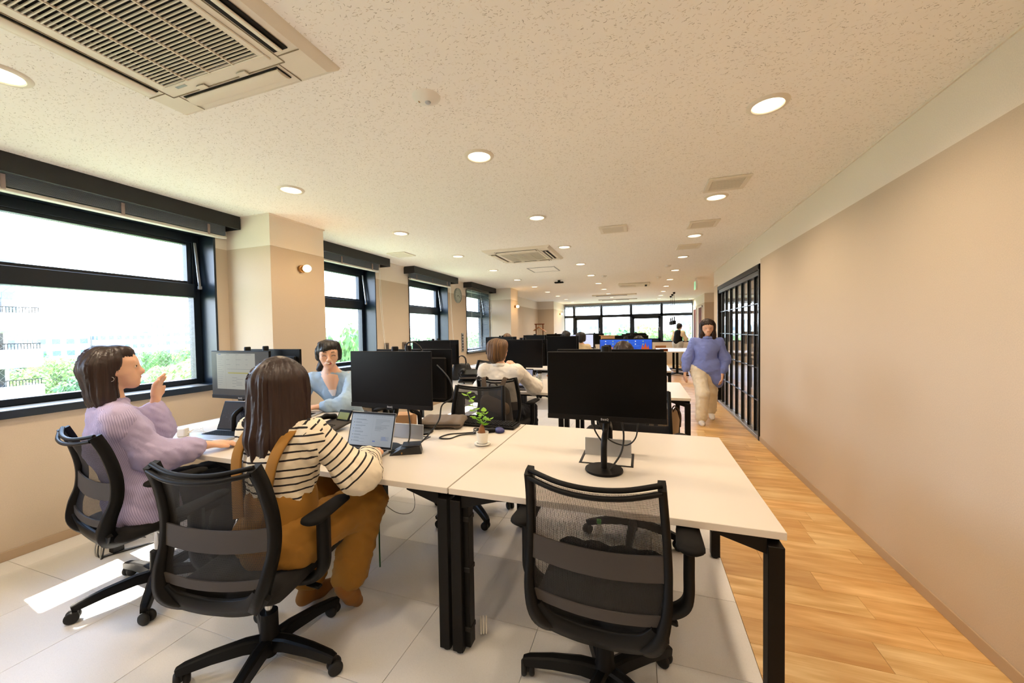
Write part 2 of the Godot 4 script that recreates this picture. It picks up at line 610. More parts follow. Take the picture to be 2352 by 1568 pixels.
# ---------------------------------------------------------------- materials
func make_materials() -> void:
	rng.seed = 7
	# ceiling board: pale mineral fibre with worm-like pits
	var im := Image.create(1024, 1024, false, Image.FORMAT_RGB8)
	im.fill(Color("#f8f5ee"))
	for k in 5600:
		var x := rng.randf() * 1024.0
		var y := rng.randf() * 1024.0
		var ang := rng.randf_range(-0.9, 0.9) + (PI / 2 if rng.randf() < 0.12 else 0.0)
		var long := rng.randi_range(2, 12)
		var shade := rng.randf_range(0.62, 0.95)
		var wide := rng.randf() < 0.14
		for e in long:
			x += cos(ang)
			y += sin(ang)
			ang += rng.randf_range(-0.35, 0.35)
			for q in (2 if wide else 1):
				var px := posmod(int(x), 1024)
				var py := posmod(int(y) + q, 1024)
				im.set_pixel(px, py, Color("#f8f5ee") * Color(shade, shade * 0.97, shade * 0.92))
	var m := mat("ceiling_board", "#ffffff", 0.95)
	tri_tex(m, tex(im), Vector3.ONE / 1.25)
		# painted paper on the walls
	var weave := noise_image(256, 256, 0.18, Color("#f4f4f4"), Color("#ffffff"), 3, V2(1, 1), 3)
	tri_tex(mat("wall_beige", "#cfbda5", 0.9), tex(weave), Vector3.ONE * 3.0)
	tri_tex(mat("wall_cream", "#eee4d4", 0.9), M.wall_beige.albedo_texture, Vector3.ONE * 3.0)
	mat("base_board", "#b9a184", 0.7)
	# vinyl tile with fine speckle
	var sp := Image.create(512, 512, false, Image.FORMAT_RGB8)
	sp.fill(Color("#e6e4e1"))
	for k in 26000:
		var d := rng.randf_range(-0.09, 0.07)
		var c0 := Color(0.902 + d, 0.894 + d, 0.882 + d)
		sp.set_pixel(rng.randi() % 512, rng.randi() % 512, c0)
	var spt := tex(sp)
	for k in 3:
		var t := mat("tile_%d" % k, ["#ffffff", "#f9f9f8", "#f4f5f5"][k], 0.42)
		tri_tex(t, spt, Vector3.ONE * 1.6)
	mat("joint", "#8c867c", 0.9)
	# wood planks: grain runs along x
	var wood := Image.create(1024, 512, false, Image.FORMAT_RGB8)
	var n1 := FastNoiseLite.new()
	n1.seed = 11
	n1.frequency = 0.01
	n1.fractal_octaves = 4
	var n2 := FastNoiseLite.new()
	n2.seed = 12
	n2.frequency = 0.05
	for y in 512:
		for x in 1024:
			var fx := x / 1024.0
			var fy := y / 512.0
			var a := 0.0
			var b := 0.0
			for q in [[0, 0, (1 - fx) * (1 - fy)], [1, 0, fx * (1 - fy)], [0, 1, (1 - fx) * fy], [1, 1, fx * fy]]:
				var xx: float = x - 1024.0 * q[0]
				var yy: float = y - 512.0 * q[1]
				a += n1.get_noise_2d(xx * 0.35, yy * 2.2) * float(q[2])
				b += n2.get_noise_2d(xx * 0.12, yy * 4.0) * float(q[2])
			var v := clampf(0.5 + a * 1.0 + b * 0.3, 0.0, 1.0)
			wood.set_pixel(x, y, Color("#c69a5c").lerp(Color("#eccf98"), v))
	var wt := tex(wood)
	for k in 6:
		var w := mat("plank_%d" % k, ["#ffffff", "#f7f0e6", "#fffaf0", "#f2e6d6", "#fff4e6", "#ebdfd0"][k], 0.36)
		tri_tex(w, wt, V(0.55, 1.0, 1.1))
		w.uv1_offset = V(0.37 * k, 0, 0.23 * k)
	# furniture
	mat("black_metal", "#0e0c0a", 0.45, 0.0)
	mat("black_plastic", "#0b0b0b", 0.48)
	mat("black_soft", "#100f0e", 0.8)
	mat("dark_frame", "#141f2a", 0.32, 0.1)
	mat("valance", "#1f2021", 0.6)
	mat("desk_white", "#d6cec2", 0.42)
	mat("desk_edge", "#d8cdbb", 0.55)
	mat("screen_off", "#040404", 0.3)
	mat("monitor_back", "#110f0e", 0.5)
	mat("chrome", "#c9c9c9", 0.18, 1.0)
	mat("grey_metal", "#9c9c9a", 0.4, 0.7)
	mat("silver", "#b9bcc0", 0.35, 0.6)
	mat("white_plastic", "#ebe7dd", 0.4)
	mat("panel_cream", "#e4dccb", 0.45)
	mat("vent_dark", "#0e0c09", 0.9)
	mat("slat_cream", "#ded5c4", 0.5)
	mat("rubber", "#0c0c0c", 0.7)
	mat("charcoal_fabric", "#131212", 0.95)
	mat("band_grey", "#37322f", 0.65)
	# woven chair mesh: holes cut out of a dark weave
	var net := Image.create(64, 64, false, Image.FORMAT_RGBA8)
	for y in 64:
		for x in 64:
			var hole := (x % 16) >= 7 and (y % 16) >= 6
			net.set_pixel(x, y, Color(0.075, 0.07, 0.068, 0.0 if hole else 1.0))
	var mesh := mat("chair_mesh", "#ffffff", 0.7)
	mesh.albedo_texture = tex(net)
	mesh.transparency = BaseMaterial3D.TRANSPARENCY_ALPHA_SCISSOR
	mesh.alpha_scissor_threshold = 0.5
	mesh.uv1_scale = V(30, 36, 1)
	mesh.cull_mode = BaseMaterial3D.CULL_DISABLED
	# glass
	var g := mat("glass", "#ffffff", 0.02)
	g.albedo_color = Color(0.97, 0.99, 1.0, 0.04)
	g.transparency = BaseMaterial3D.TRANSPARENCY_ALPHA
	var g2 := mat("bottle_glass", "#ffffff", 0.08)
	g2.albedo_color = Color(0.93, 0.95, 0.95, 0.22)
	g2.transparency = BaseMaterial3D.TRANSPARENCY_ALPHA
	# glowing things
	for e in [["downlight_glow", "#fff0cf", 4.0], ["bulb_glow", "#ffdca0", 7.0]]:
		var l := mat(e[0], "#ffffff", 0.5)
		l.emission_enabled = true
		l.emission = Color(e[1])
		l.emission_energy_multiplier = e[2]
	for e in ["screen_off", "black_plastic", "black_metal", "black_soft", "monitor_back"]:
		M[e].metallic_specular = 0.3
	mat("brass", "#9c7647", 0.35, 0.8)
	mat("blind_slat", "#7d8891", 0.45)
	mat("blind_pink", "#b5a49c", 0.6)
	mat("cord_white", "#e8e4dc", 0.7)
	mat("cable_black", "#0e0e0e", 0.5)
	mat("cardboard", "#b98f63", 0.85)
	mat("brown_wood", "#6b3517", 0.85)
	M.brown_wood.metallic_specular = 0.2
	mat("sleeve_grey", "#6a5d50", 0.85)
	mat("oak", "#a9713c", 0.5)
	mat("white_paper", "#f2efe9", 0.8)
	mat("leaf", "#7fae2f", 0.5)
	M.leaf.backlight_enabled = true
	M.leaf.backlight = Color("#7fae2f")
	mat("green_cap", "#3fae2a", 0.4)

func V2(x: float, y: float) -> Vector2:
	return Vector2(x, y)

# ---------------------------------------------------------------- the room
func build_room() -> void:
	# floor bed, then tiles and planks laid on it
	var fl := struct("floor", spn(V(-3.9, -0.2, FAR - 0.3), V(4.7, -0.008, BACK + 0.2)), M.joint)
	var tw := 0.514
	var td := 0.475
	var xs: Array = [WALL_L]
	var x0 := -0.4657
	while x0 - tw > WALL_L + 0.02:
		x0 -= tw
	while x0 < 0.4:
		xs.append(x0)
		x0 += tw
	xs.append(0.44)
	var kinds := {}
	for i in xs.size() - 1:
		var w: float = xs[i + 1] - xs[i]
		kinds[i] = bx(V(w - 0.0022, 0.008, td - 0.0022), Vector3.ZERO, 0.0007).mesh()
	var rows := 32
	for r in rows:
		for i in xs.size() - 1:
			var o := part("tile", kinds[i], M["tile_%d" % ((i * 7 + r * 5 + (i * r) % 4) % 3)], fl, V((xs[i] + xs[i + 1]) * 0.5, -0.004, -0.235 - td * (r + 0.5) + td))
	var z_end := -0.235 + td - td * rows
	var rest := Shape.new()
	rest.span(V(WALL_L, -0.008, FAR), V(0.44, 0.0, z_end - 0.001))
	rest.span(V(WALL_L, -0.008, -0.235 + td + 0.001), V(0.44, 0.0, BACK))
	tag(part("tile_far", rest, M.tile_1, fl), "", "", "", "stuff")
	# planks across the corridor
	var pw := 0.165
	var z := 0.6
	var r2 := 0
	rng.seed = 21
	var n := 0
	while z > FAR:
		var right := WALL_R - 0.001
		if z < -8.4: right = 1.9
		var cut := 0.44 + rng.randf_range(0.12, 0.8)
		var ends := [0.44, cut, right]
		if right - cut < 0.12: ends = [0.44, right]
		for e in ends.size() - 1:
			if n >= 296: break
			var w: float = ends[e + 1] - ends[e]
			part("plank", bx(V(w - 0.0012, 0.008, pw - 0.0012), Vector3.ZERO, 0.0005), M["plank_%d" % (rng.randi() % 6)], fl, V((ends[e] + ends[e + 1]) * 0.5, -0.004, z - pw * 0.5))
			n += 1
		z -= pw
		r2 += 1
	var more := Shape.new()
	more.span(V(0.44, -0.008, 0.6), V(WALL_R, 0.0, BACK))
	more.span(V(WALL_R, -0.008, -8.39), V(4.6, 0.0, -5.1))
	more.span(V(1.9, -0.008, FAR), V(4.6, 0.0, -8.4))
	tag(part("plank_far", more, M.plank_0, fl), "", "", "", "stuff")

	struct("ceiling", spn(V(-3.95, CEIL, FAR - 0.3), V(4.7, CEIL + 0.25, BACK + 0.2)), M.ceiling_board)

	# left wall with its window openings
	var open := [[1.19, -0.23], [-1.06, -2.48], [-3.31, -4.73], [-5.58, -6.96], [-7.82, -9.17]]
	var low := Shape.new()
	var high := Shape.new()
	var tl := WALL_L - 0.24
	low.span(V(tl, 0, FAR), V(WALL_L, 0.92, BACK))
	var zz := BACK
	for w in open + [[FAR, FAR]]:
		low.span(V(tl, 0.92, w[0]), V(WALL_L, BAND, zz))
		high.span(V(tl, BAND, w[0]), V(WALL_L, CEIL, zz))
		if w[0] != FAR:
			high.span(V(tl, 2.34, w[1]), V(WALL_L, CEIL, w[0]))
		zz = w[1]
	var wl := struct("wall_left", low, M.wall_beige)
	part("upper_band", high, M.wall_cream, wl)
	# pillars standing out of it
	var k := 1
	for p in [[-3.2, -2.59, -3.21], [-3.16, -9.2, -9.78], [-3.14, -14.1, FAR]]:
		var lo := struct("pillar", spn(V(WALL_L - 0.01, 0, p[2]), V(p[0], BAND, p[1]), 0.002), M.wall_beige)
		part("upper_band", spn(V(WALL_L - 0.01, BAND, p[2]), V(p[0], CEIL, p[1]), 0.002), M.wall_cream, lo)
		k += 1
	# wall behind the camera
	var wb := struct("wall_back", spn(V(-3.95, 0, BACK), V(WALL_R + 0.2, BAND, BACK + 0.15)), M.wall_beige)
	part("upper_band", spn(V(-3.95, BAND, BACK), V(WALL_R + 0.2, CEIL, BACK + 0.15)), M.wall_cream, wb)
	# right wall, open where the glass partition stands
	var rl := Shape.new()
	rl.span(V(WALL_R, 0, -5.3), V(WALL_R + 0.13, BAND, BACK))
	rl.span(V(WALL_R, 0, -8.4), V(WALL_R + 0.13, BAND, -8.0))
	var wr := struct("wall_right", rl, M.wall_beige)
	var ru := Shape.new()
	ru.span(V(WALL_R, BAND, -5.3), V(WALL_R + 0.13, CEIL, BACK))
	ru.span(V(WALL_R, 2.15, -8.0), V(WALL_R + 0.13, CEIL, -5.3))
	ru.span(V(WALL_R, BAND, -8.4), V(WALL_R + 0.13, CEIL, -8.0))
	part("upper_band", ru, M.wall_cream, wr)
	# side room behind the glass, and the recess beyond it
	var sr := Shape.new()
	sr.span(V(WALL_R + 0.13, 0, -5.1), V(4.6, CEIL, -5.0))
	sr.span(V(WALL_R + 0.13, 0, -8.4), V(4.6, CEIL, -8.3))
	sr.span(V(4.6, 0, FAR), V(4.7, CEIL, -5.0))
	struct("wall_side_room", sr, M.wall_beige)
	var re := struct("wall_recess", spn(V(1.87, 0, FAR), V(4.6, BAND, -13.3)), M.wall_beige)
	part("upper_band", spn(V(1.87, BAND, FAR), V(4.6, CEIL, -13.3)), M.wall_cream, re)
	# baseboards
	var b1 := Shape.new()
	for seg in [[BACK, -2.59], [-3.21, -9.2], [-9.78, -14.1]]:
		b1.span(V(WALL_L, 0, seg[1]), V(WALL_L + 0.008, 0.06, seg[0]), 0.002)
	for p in [[-3.2, -2.59, -3.21], [-3.16, -9.2, -9.78]]:
		b1.span(V(WALL_L, 0, p[1]), V(p[0] + 0.008, 0.06, p[1] + 0.008), 0.002)
		b1.span(V(p[0], 0, p[2]), V(p[0] + 0.008, 0.06, p[1] + 0.008), 0.002)
	struct("baseboard_left", b1, M.base_board)
	var b2 := Shape.new()
	b2.span(V(WALL_R - 0.008, 0, -5.3), V(WALL_R, 0.06, BACK), 0.002)
	b2.span(V(WALL_R - 0.008, 0, -8.4), V(WALL_R, 0.06, -8.0), 0.002)
	struct("baseboard_right", b2, M.base_board)
	# thin bead where the ceiling meets the walls
	var tr := Shape.new()
	tr.span(V(WALL_R - 0.01, CEIL - 0.012, -8.4), V(WALL_R, CEIL, BACK))
	tr.span(V(WALL_L, CEIL - 0.012, -14.1), V(WALL_L + 0.01, CEIL, BACK))
	for p in [[-3.2, -2.59, -3.21], [-3.16, -9.2, -9.78]]:
		tr.span(V(WALL_L, CEIL - 0.012, p[2] - 0.01), V(p[0] + 0.01, CEIL, p[1] + 0.01))
	struct("trim_1", tr, M.wall_cream)

	# windows along the left wall
	for w in 5:
		window_left(w if w > 0 else 7, open[w][0], open[w][1], w < 4)
	far_wall()
	glass_partition()
	# doors on the recess wall
	for d in 2:
		var za: float = [-13.75, -15.1][d]
		var dr := struct("door_%d" % (d + 1), spn(V(1.85, 0.0, za - 0.72), V(1.9, 2.08, za), 0.004), M.brown_wood)
		var fr := Shape.new()
		fr.span(V(1.845, 0, za), V(1.885, 2.13, za + 0.05))
		fr.span(V(1.845, 0, za - 0.77), V(1.885, 2.13, za - 0.72))
		fr.span(V(1.845, 2.08, za - 0.77), V(1.885, 2.13, za + 0.05))
		part("door_frame", fr, M.wall_cream, dr)
		var hd := Shape.new()
		hd.cyl(V(1.835, 0.98, za - 0.08), V(1.835, 0.98, za - 0.2), 0.01)
		part("door_handle", hd, M.chrome, dr)

func window_left(num: int, z0: float, z1: float, raised: bool) -> void:
	# lining of the opening: dark boards with depth
	var xi := WALL_L + 0.012
	var xo := -4.04
	var s := Shape.new()
	s.span(V(xo, 0.92, z1), V(xi, 2.34, z1 + 0.018), 0.002)
	s.span(V(xo, 0.92, z0 - 0.018), V(xi, 2.34, z0), 0.002)
	s.span(V(xo, 2.322, z1), V(xi, 2.34, z0), 0.002)
	var win := struct("window_%d" % num, s, M.dark_frame)
	part("sill", spn(V(xo, 0.885, z1 - 0.01), V(WALL_L + 0.04, 0.938, z0 + 0.01), 0.004), M.dark_frame, win)
	# frame and the heavy transom
	var f := Shape.new()
	var fx0 := -4.03
	var fx1 := -3.95
	f.span(V(fx0, 0.938, z1 + 0.018), V(fx1, 2.322, z1 + 0.075), 0.003)
	f.span(V(fx0, 0.938, z0 - 0.075), V(fx1, 2.322, z0 - 0.018), 0.003)
	f.span(V(fx0, 2.25, z1 + 0.07), V(fx1, 2.322, z0 - 0.07), 0.003)
	f.span(V(fx0, 0.938, z1 + 0.07), V(fx1, 0.985, z0 - 0.07), 0.003)
	f.span(V(fx0, 1.74, z1 + 0.07), V(fx1 + 0.02, 1.865, z0 - 0.07), 0.004)
	part("window_frame", f, M.dark_frame, win)
	# opening sash of the upper light
	var sa := Shape.new()
	sa.span(V(fx0 + 0.01, 1.865, z1 + 0.075), V(fx1 - 0.01, 2.25, z1 + 0.115), 0.002)
	sa.span(V(fx0 + 0.01, 1.865, z0 - 0.115), V(fx1 - 0.01, 2.25, z0 - 0.075), 0.002)
	sa.span(V(fx0 + 0.01, 1.865, z1 + 0.115), V(fx1 - 0.01, 1.89, z0 - 0.115), 0.002)
	sa.span(V(fx0 + 0.01, 2.225, z1 + 0.115), V(fx1 - 0.01, 2.25, z0 - 0.115), 0.002)
	var sash := part("sash", sa, M.dark_frame, win)
	part("pane", spn(V(-3.995, 1.885, z1 + 0.11), V(-3.99, 2.23, z0 - 0.11)), M.glass, sash)
	part("pane", spn(V(-3.995, 0.98, z1 + 0.07), V(-3.99, 1.745, z0 - 0.07)), M.glass, win)
	if num == 1:
		# wires cast into the lower pane, crossing in lozenges
		var wm := Shape.new()
		var y0 := 0.985
		var y1 := 1.74
		var za := z1 + 0.075
		var zb := z0 - 0.075
		var stp := 0.045
		for dirn in [-1.0, 1.0]:
			var c := -1.0
			while c < 2.6:
				# line: along z + dirn*1.0*y = c
				var p: Array = []
				for e in 2:
					var yy: float = y0 if e == 0 else y1
					p.append(Vector2(za + c - dirn * 0.9 * (yy - y0), yy))
				var a: Vector2 = p[0]
				var b: Vector2 = p[1]
				# clip to the pane
				var t0 := 0.0
				var t1 := 1.0
				var dz := b.x - a.x
				var ta := (za - a.x) / dz
				var tb := (zb - a.x) / dz
				t0 = maxf(t0, minf(ta, tb))
				t1 = minf(t1, maxf(ta, tb))
				if t1 - t0 > 0.01:
					var q0 := a.lerp(b, t0)
					var q1 := a.lerp(b, t1)
					wm.cyl(V(-3.9925, q0.y, q0.x), V(-3.9925, q1.y, q1.x), 0.0006, -1, 4, false)
				c += stp
		tag(part("pane_wires", wm, M.grey_metal, win), "", "", "", "stuff")
	# stay of the opening light, at the far jamb
	var st := Shape.new()
	st.box(V(0.012, 0.42, 0.02), Transform3D(Basis(Vector3.BACK, 0.12), V(-3.91, 2.04, z1 + 0.06)), 0.002)
	st.box(V(0.02, 0.03, 0.03), Transform3D(Basis(), V(-3.885, 1.83, z1 + 0.06)), 0.003)
	part("window_stay", st, M.silver, win)
	# boxed valance under the ceiling
	var vz0 := z0 + 0.12
	var vz1 := maxf(z1 - 0.09, -9.19)
	if num == 1: vz1 = -2.58
	if num == 2: vz0 = -3.22
	var va := Shape.new()
	va.span(V(-3.57, 2.372, vz1), V(-3.553, CEIL, vz0), 0.001)
	va.span(V(WALL_L, 2.372, vz1), V(-3.57, CEIL, vz1 + 0.016), 0.001)
	va.span(V(WALL_L, 2.372, vz0 - 0.016), V(-3.57, CEIL, vz0), 0.001)
	var vo := thing("valance", ["dark charcoal valance box above the large window beside the woman in the lavender shirt", "dark charcoal valance box over the window just past the first pillar", "dark charcoal valance box over the window beside the wall clock, blind raised", "dark charcoal valance box over the window with the lowered blind", "", "", "dark charcoal valance box over the window next to the large one, away from the pillar"][num - 1], "valance", Vector3.ZERO, 0.0)
	part("box", va, M.valance, vo)
	# the blind that hangs under it
	var bl := thing("venetian_blind", ["raised venetian blind bunched over the large window beside the desk", "raised venetian blind bunched over the window past the first pillar", "raised venetian blind bunched over the window beside the clock", "lowered grey venetian blind with open slats", "", "", "raised venetian blind over the window next to the large one, away from the pillar"][num - 1], "blind")
	var ba := z1 + 0.0
	var bb := z0 + 0.02
	if num == 2: bb = -3.25
	if num == 1: ba = -2.535
	var hr := Shape.new()
	hr.span(V(-3.735, 2.42, ba), V(-3.69, 2.46, bb), 0.003)
	part("head_rail", hr, M.blind_pink, bl)
	if raised:
		var bundle := Shape.new()
		for q in 14:
			var y := 2.415 - q * 0.007
			bundle.span(V(-3.738, y - 0.0045, ba), V(-3.687, y, bb), 0.0)
		part("slat_stack", bundle, M.blind_slat, bl)
		part("bottom_rail", spn(V(-3.74, 2.29, ba - 0.01), V(-3.685, 2.312, bb), 0.004), M.white_plastic, bl)
		for q in 3:
			var zc := lerpf(ba, bb, [0.1, 0.5, 0.88][q])
			part("clip", bx(V(0.006, 0.09, 0.022), V(-3.682, 2.345, zc), 0.002), M.blind_pink, bl)
		if num in [2, 3]:
			var cd := Shape.new()
			cd.tube(curve([V(-3.71, 2.42, ba - 0.03), V(-3.71, 1.8, ba - 0.05), V(-3.70, 0.95, ba - 0.14)]), 0.003, 6)
			cd.tube(curve([V(-3.71, 2.42, ba - 0.05), V(-3.71, 1.8, ba - 0.08), V(-3.70, 0.95, ba - 0.15)]), 0.003, 6)
			part("cord", cd, M.cord_white, bl)
	else:
		var sl := Shape.new()
		sl.box(V(0.048, 0.0012, bb - ba - 0.03), Transform3D(Basis(Vector3.BACK, -0.03)))
		var slm := sl.mesh()
		for q in 46:
			part("slat", slm, M.blind_slat, bl, V(-3.712, 2.4 - q * 0.032, (ba + bb) * 0.5))
		part("bottom_rail", spn(V(-3.735, 0.905, ba + 0.01), V(-3.69, 0.925, bb - 0.01), 0.003), M.blind_slat, bl)
		var cd := Shape.new()
		for q in [0.12, 0.5, 0.88]:
			var zc := lerpf(ba, bb, q)
			cd.cyl(V(-3.686, 0.92, zc), V(-3.686, 2.42, zc), 0.002, -1, 6)
		cd.cyl(V(-3.70, 1.1, ba - 0.02), V(-3.70, 2.42, ba - 0.02), 0.004, -1, 6)
		part("cord", cd, M.cord_white, bl)

func far_wall() -> void:
	var s := Shape.new()
	s.span(V(-3.2, 0, FAR - 0.25), V(1.9, 0.86, FAR))
	s.span(V(-3.2, 2.44, FAR - 0.25), V(1.9, CEIL, FAR))
	struct("wall_far", s, M.wall_beige)
	var ms := [-3.14, -2.73, -1.59, -0.41, 0.75, 1.87]
	var f := Shape.new()
	var za := FAR - 0.12
	var zb := FAR - 0.02
	for i in ms.size():
		var w := 0.05 if i in [0, 5] else 0.1
		f.span(V(ms[i] - w * 0.5, 0.86, za), V(ms[i] + w * 0.5, 2.44, zb), 0.004)
	f.span(V(-3.14, 0.86, za), V(1.87, 0.92, zb), 0.004)
	f.span(V(-3.14, 2.38, za), V(1.87, 2.44, zb), 0.004)
	f.span(V(-3.14, 1.9, za), V(1.87, 2.01, zb), 0.004)
	var win := struct("window_5", f, M.dark_frame)
	for i in 5:
		var a: float = ms[i] + 0.04
		var b: float = ms[i + 1] - 0.04
		part("pane", spn(V(a, 2.0, za + 0.05), V(b, 2.39, za + 0.055)), M.glass, win)
		part("pane", spn(V(a, 0.91, za + 0.05), V(b, 1.91, za + 0.055)), M.glass, win)
		if i in [1, 3]:
			var sa := Shape.new()
			sa.span(V(a, 0.92, za + 0.06), V(a + 0.09, 1.9, zb + 0.02), 0.003)
			sa.span(V(b - 0.09, 0.92, za + 0.06), V(b, 1.9, zb + 0.02), 0.003)
			sa.span(V(a, 0.92, za + 0.06), V(b, 1.02, zb + 0.02), 0.003)
			sa.span(V(a, 1.81, za + 0.06), V(b, 1.9, zb + 0.02), 0.003)
			var so := part("sash", sa, M.dark_frame, win)
			part("sash_handle", bx(V(0.02, 0.14, 0.03), V(b - 0.04, 1.4, zb + 0.035), 0.004), M.silver, so)
		# a raised blind over each bay
		var bl := thing("venetian_blind", "raised grey blind at the top of the far end windows", "blind", Vector3.ZERO, 0.0, "blinds of the far windows")
		part("head_rail", spn(V(a - 0.03, 2.405, FAR), V(b + 0.03, 2.445, FAR + 0.05), 0.002), M.blind_slat, bl)
		var bundle := Shape.new()
		for q in 10:
			bundle.span(V(a - 0.02, 2.4 - q * 0.009 - 0.006, FAR + 0.004), V(b + 0.02, 2.4 - q * 0.009, FAR + 0.046))
		part("slat_stack", bundle, M.blind_slat, bl)
		part("bottom_rail", spn(V(a - 0.02, 2.285, FAR + 0.002), V(b + 0.02, 2.308, FAR + 0.048), 0.003), M.blind_slat, bl)

func glass_partition() -> void:
	# black steel grid with panes
	var z0 := -5.31
	var z1 := -7.98
	var xa := WALL_R + 0.02
	var xb := WALL_R + 0.07
	var f := Shape.new()
	f.span(V(WALL_R - 0.012, 0, z0 - 0.04), V(WALL_R + 0.14, 2.15, z0), 0.002)
	f.span(V(WALL_R - 0.012, 0, z1), V(WALL_R + 0.14, 2.15, z1 + 0.05), 0.002)
	f.span(V(WALL_R - 0.012, 2.08, z1), V(WALL_R + 0.14, 2.15, z0), 0.002)
	var w := struct("window_6", f, M.black_metal)
	part("bottom_track", spn(V(WALL_R - 0.01, 0, z1), V(WALL_R + 0.14, 0.045, z0), 0.003), M.grey_metal, w)
	part("top_track", spn(V(xa - 0.02, 2.02, z1 + 0.05), V(xb + 0.01, 2.08, z0 - 0.04), 0.003), M.dark_frame, w)
	var zs := [z0 - 0.04, -5.42, -5.66, -5.98, -6.33, -6.70, -7.07, -7.43, -7.72, z1 + 0.05]
	for i in range(1, zs.size() - 1):
		part("mullion", spn(V(xa, 0.045, zs[i] - 0.012), V(xb, 2.02, zs[i] + 0.012), 0.002), M.black_metal, w)
	var ys := [0.045, 0.46, 0.87, 1.285, 1.68, 2.02]
	for i in range(1, 5):
		part("rail", spn(V(xa + 0.004, ys[i] - 0.007, z1 + 0.05), V(xb - 0.004, ys[i] + 0.007, z0 - 0.04), 0.002), M.dark_frame, w)
	for i in zs.size() - 1:
		for j in 5:
			part("pane", spn(V(xa + 0.02, ys[j] + 0.008, zs[i + 1] + 0.012), V(xa + 0.026, ys[j + 1] - 0.008, zs[i] - 0.012)), M.glass, w)

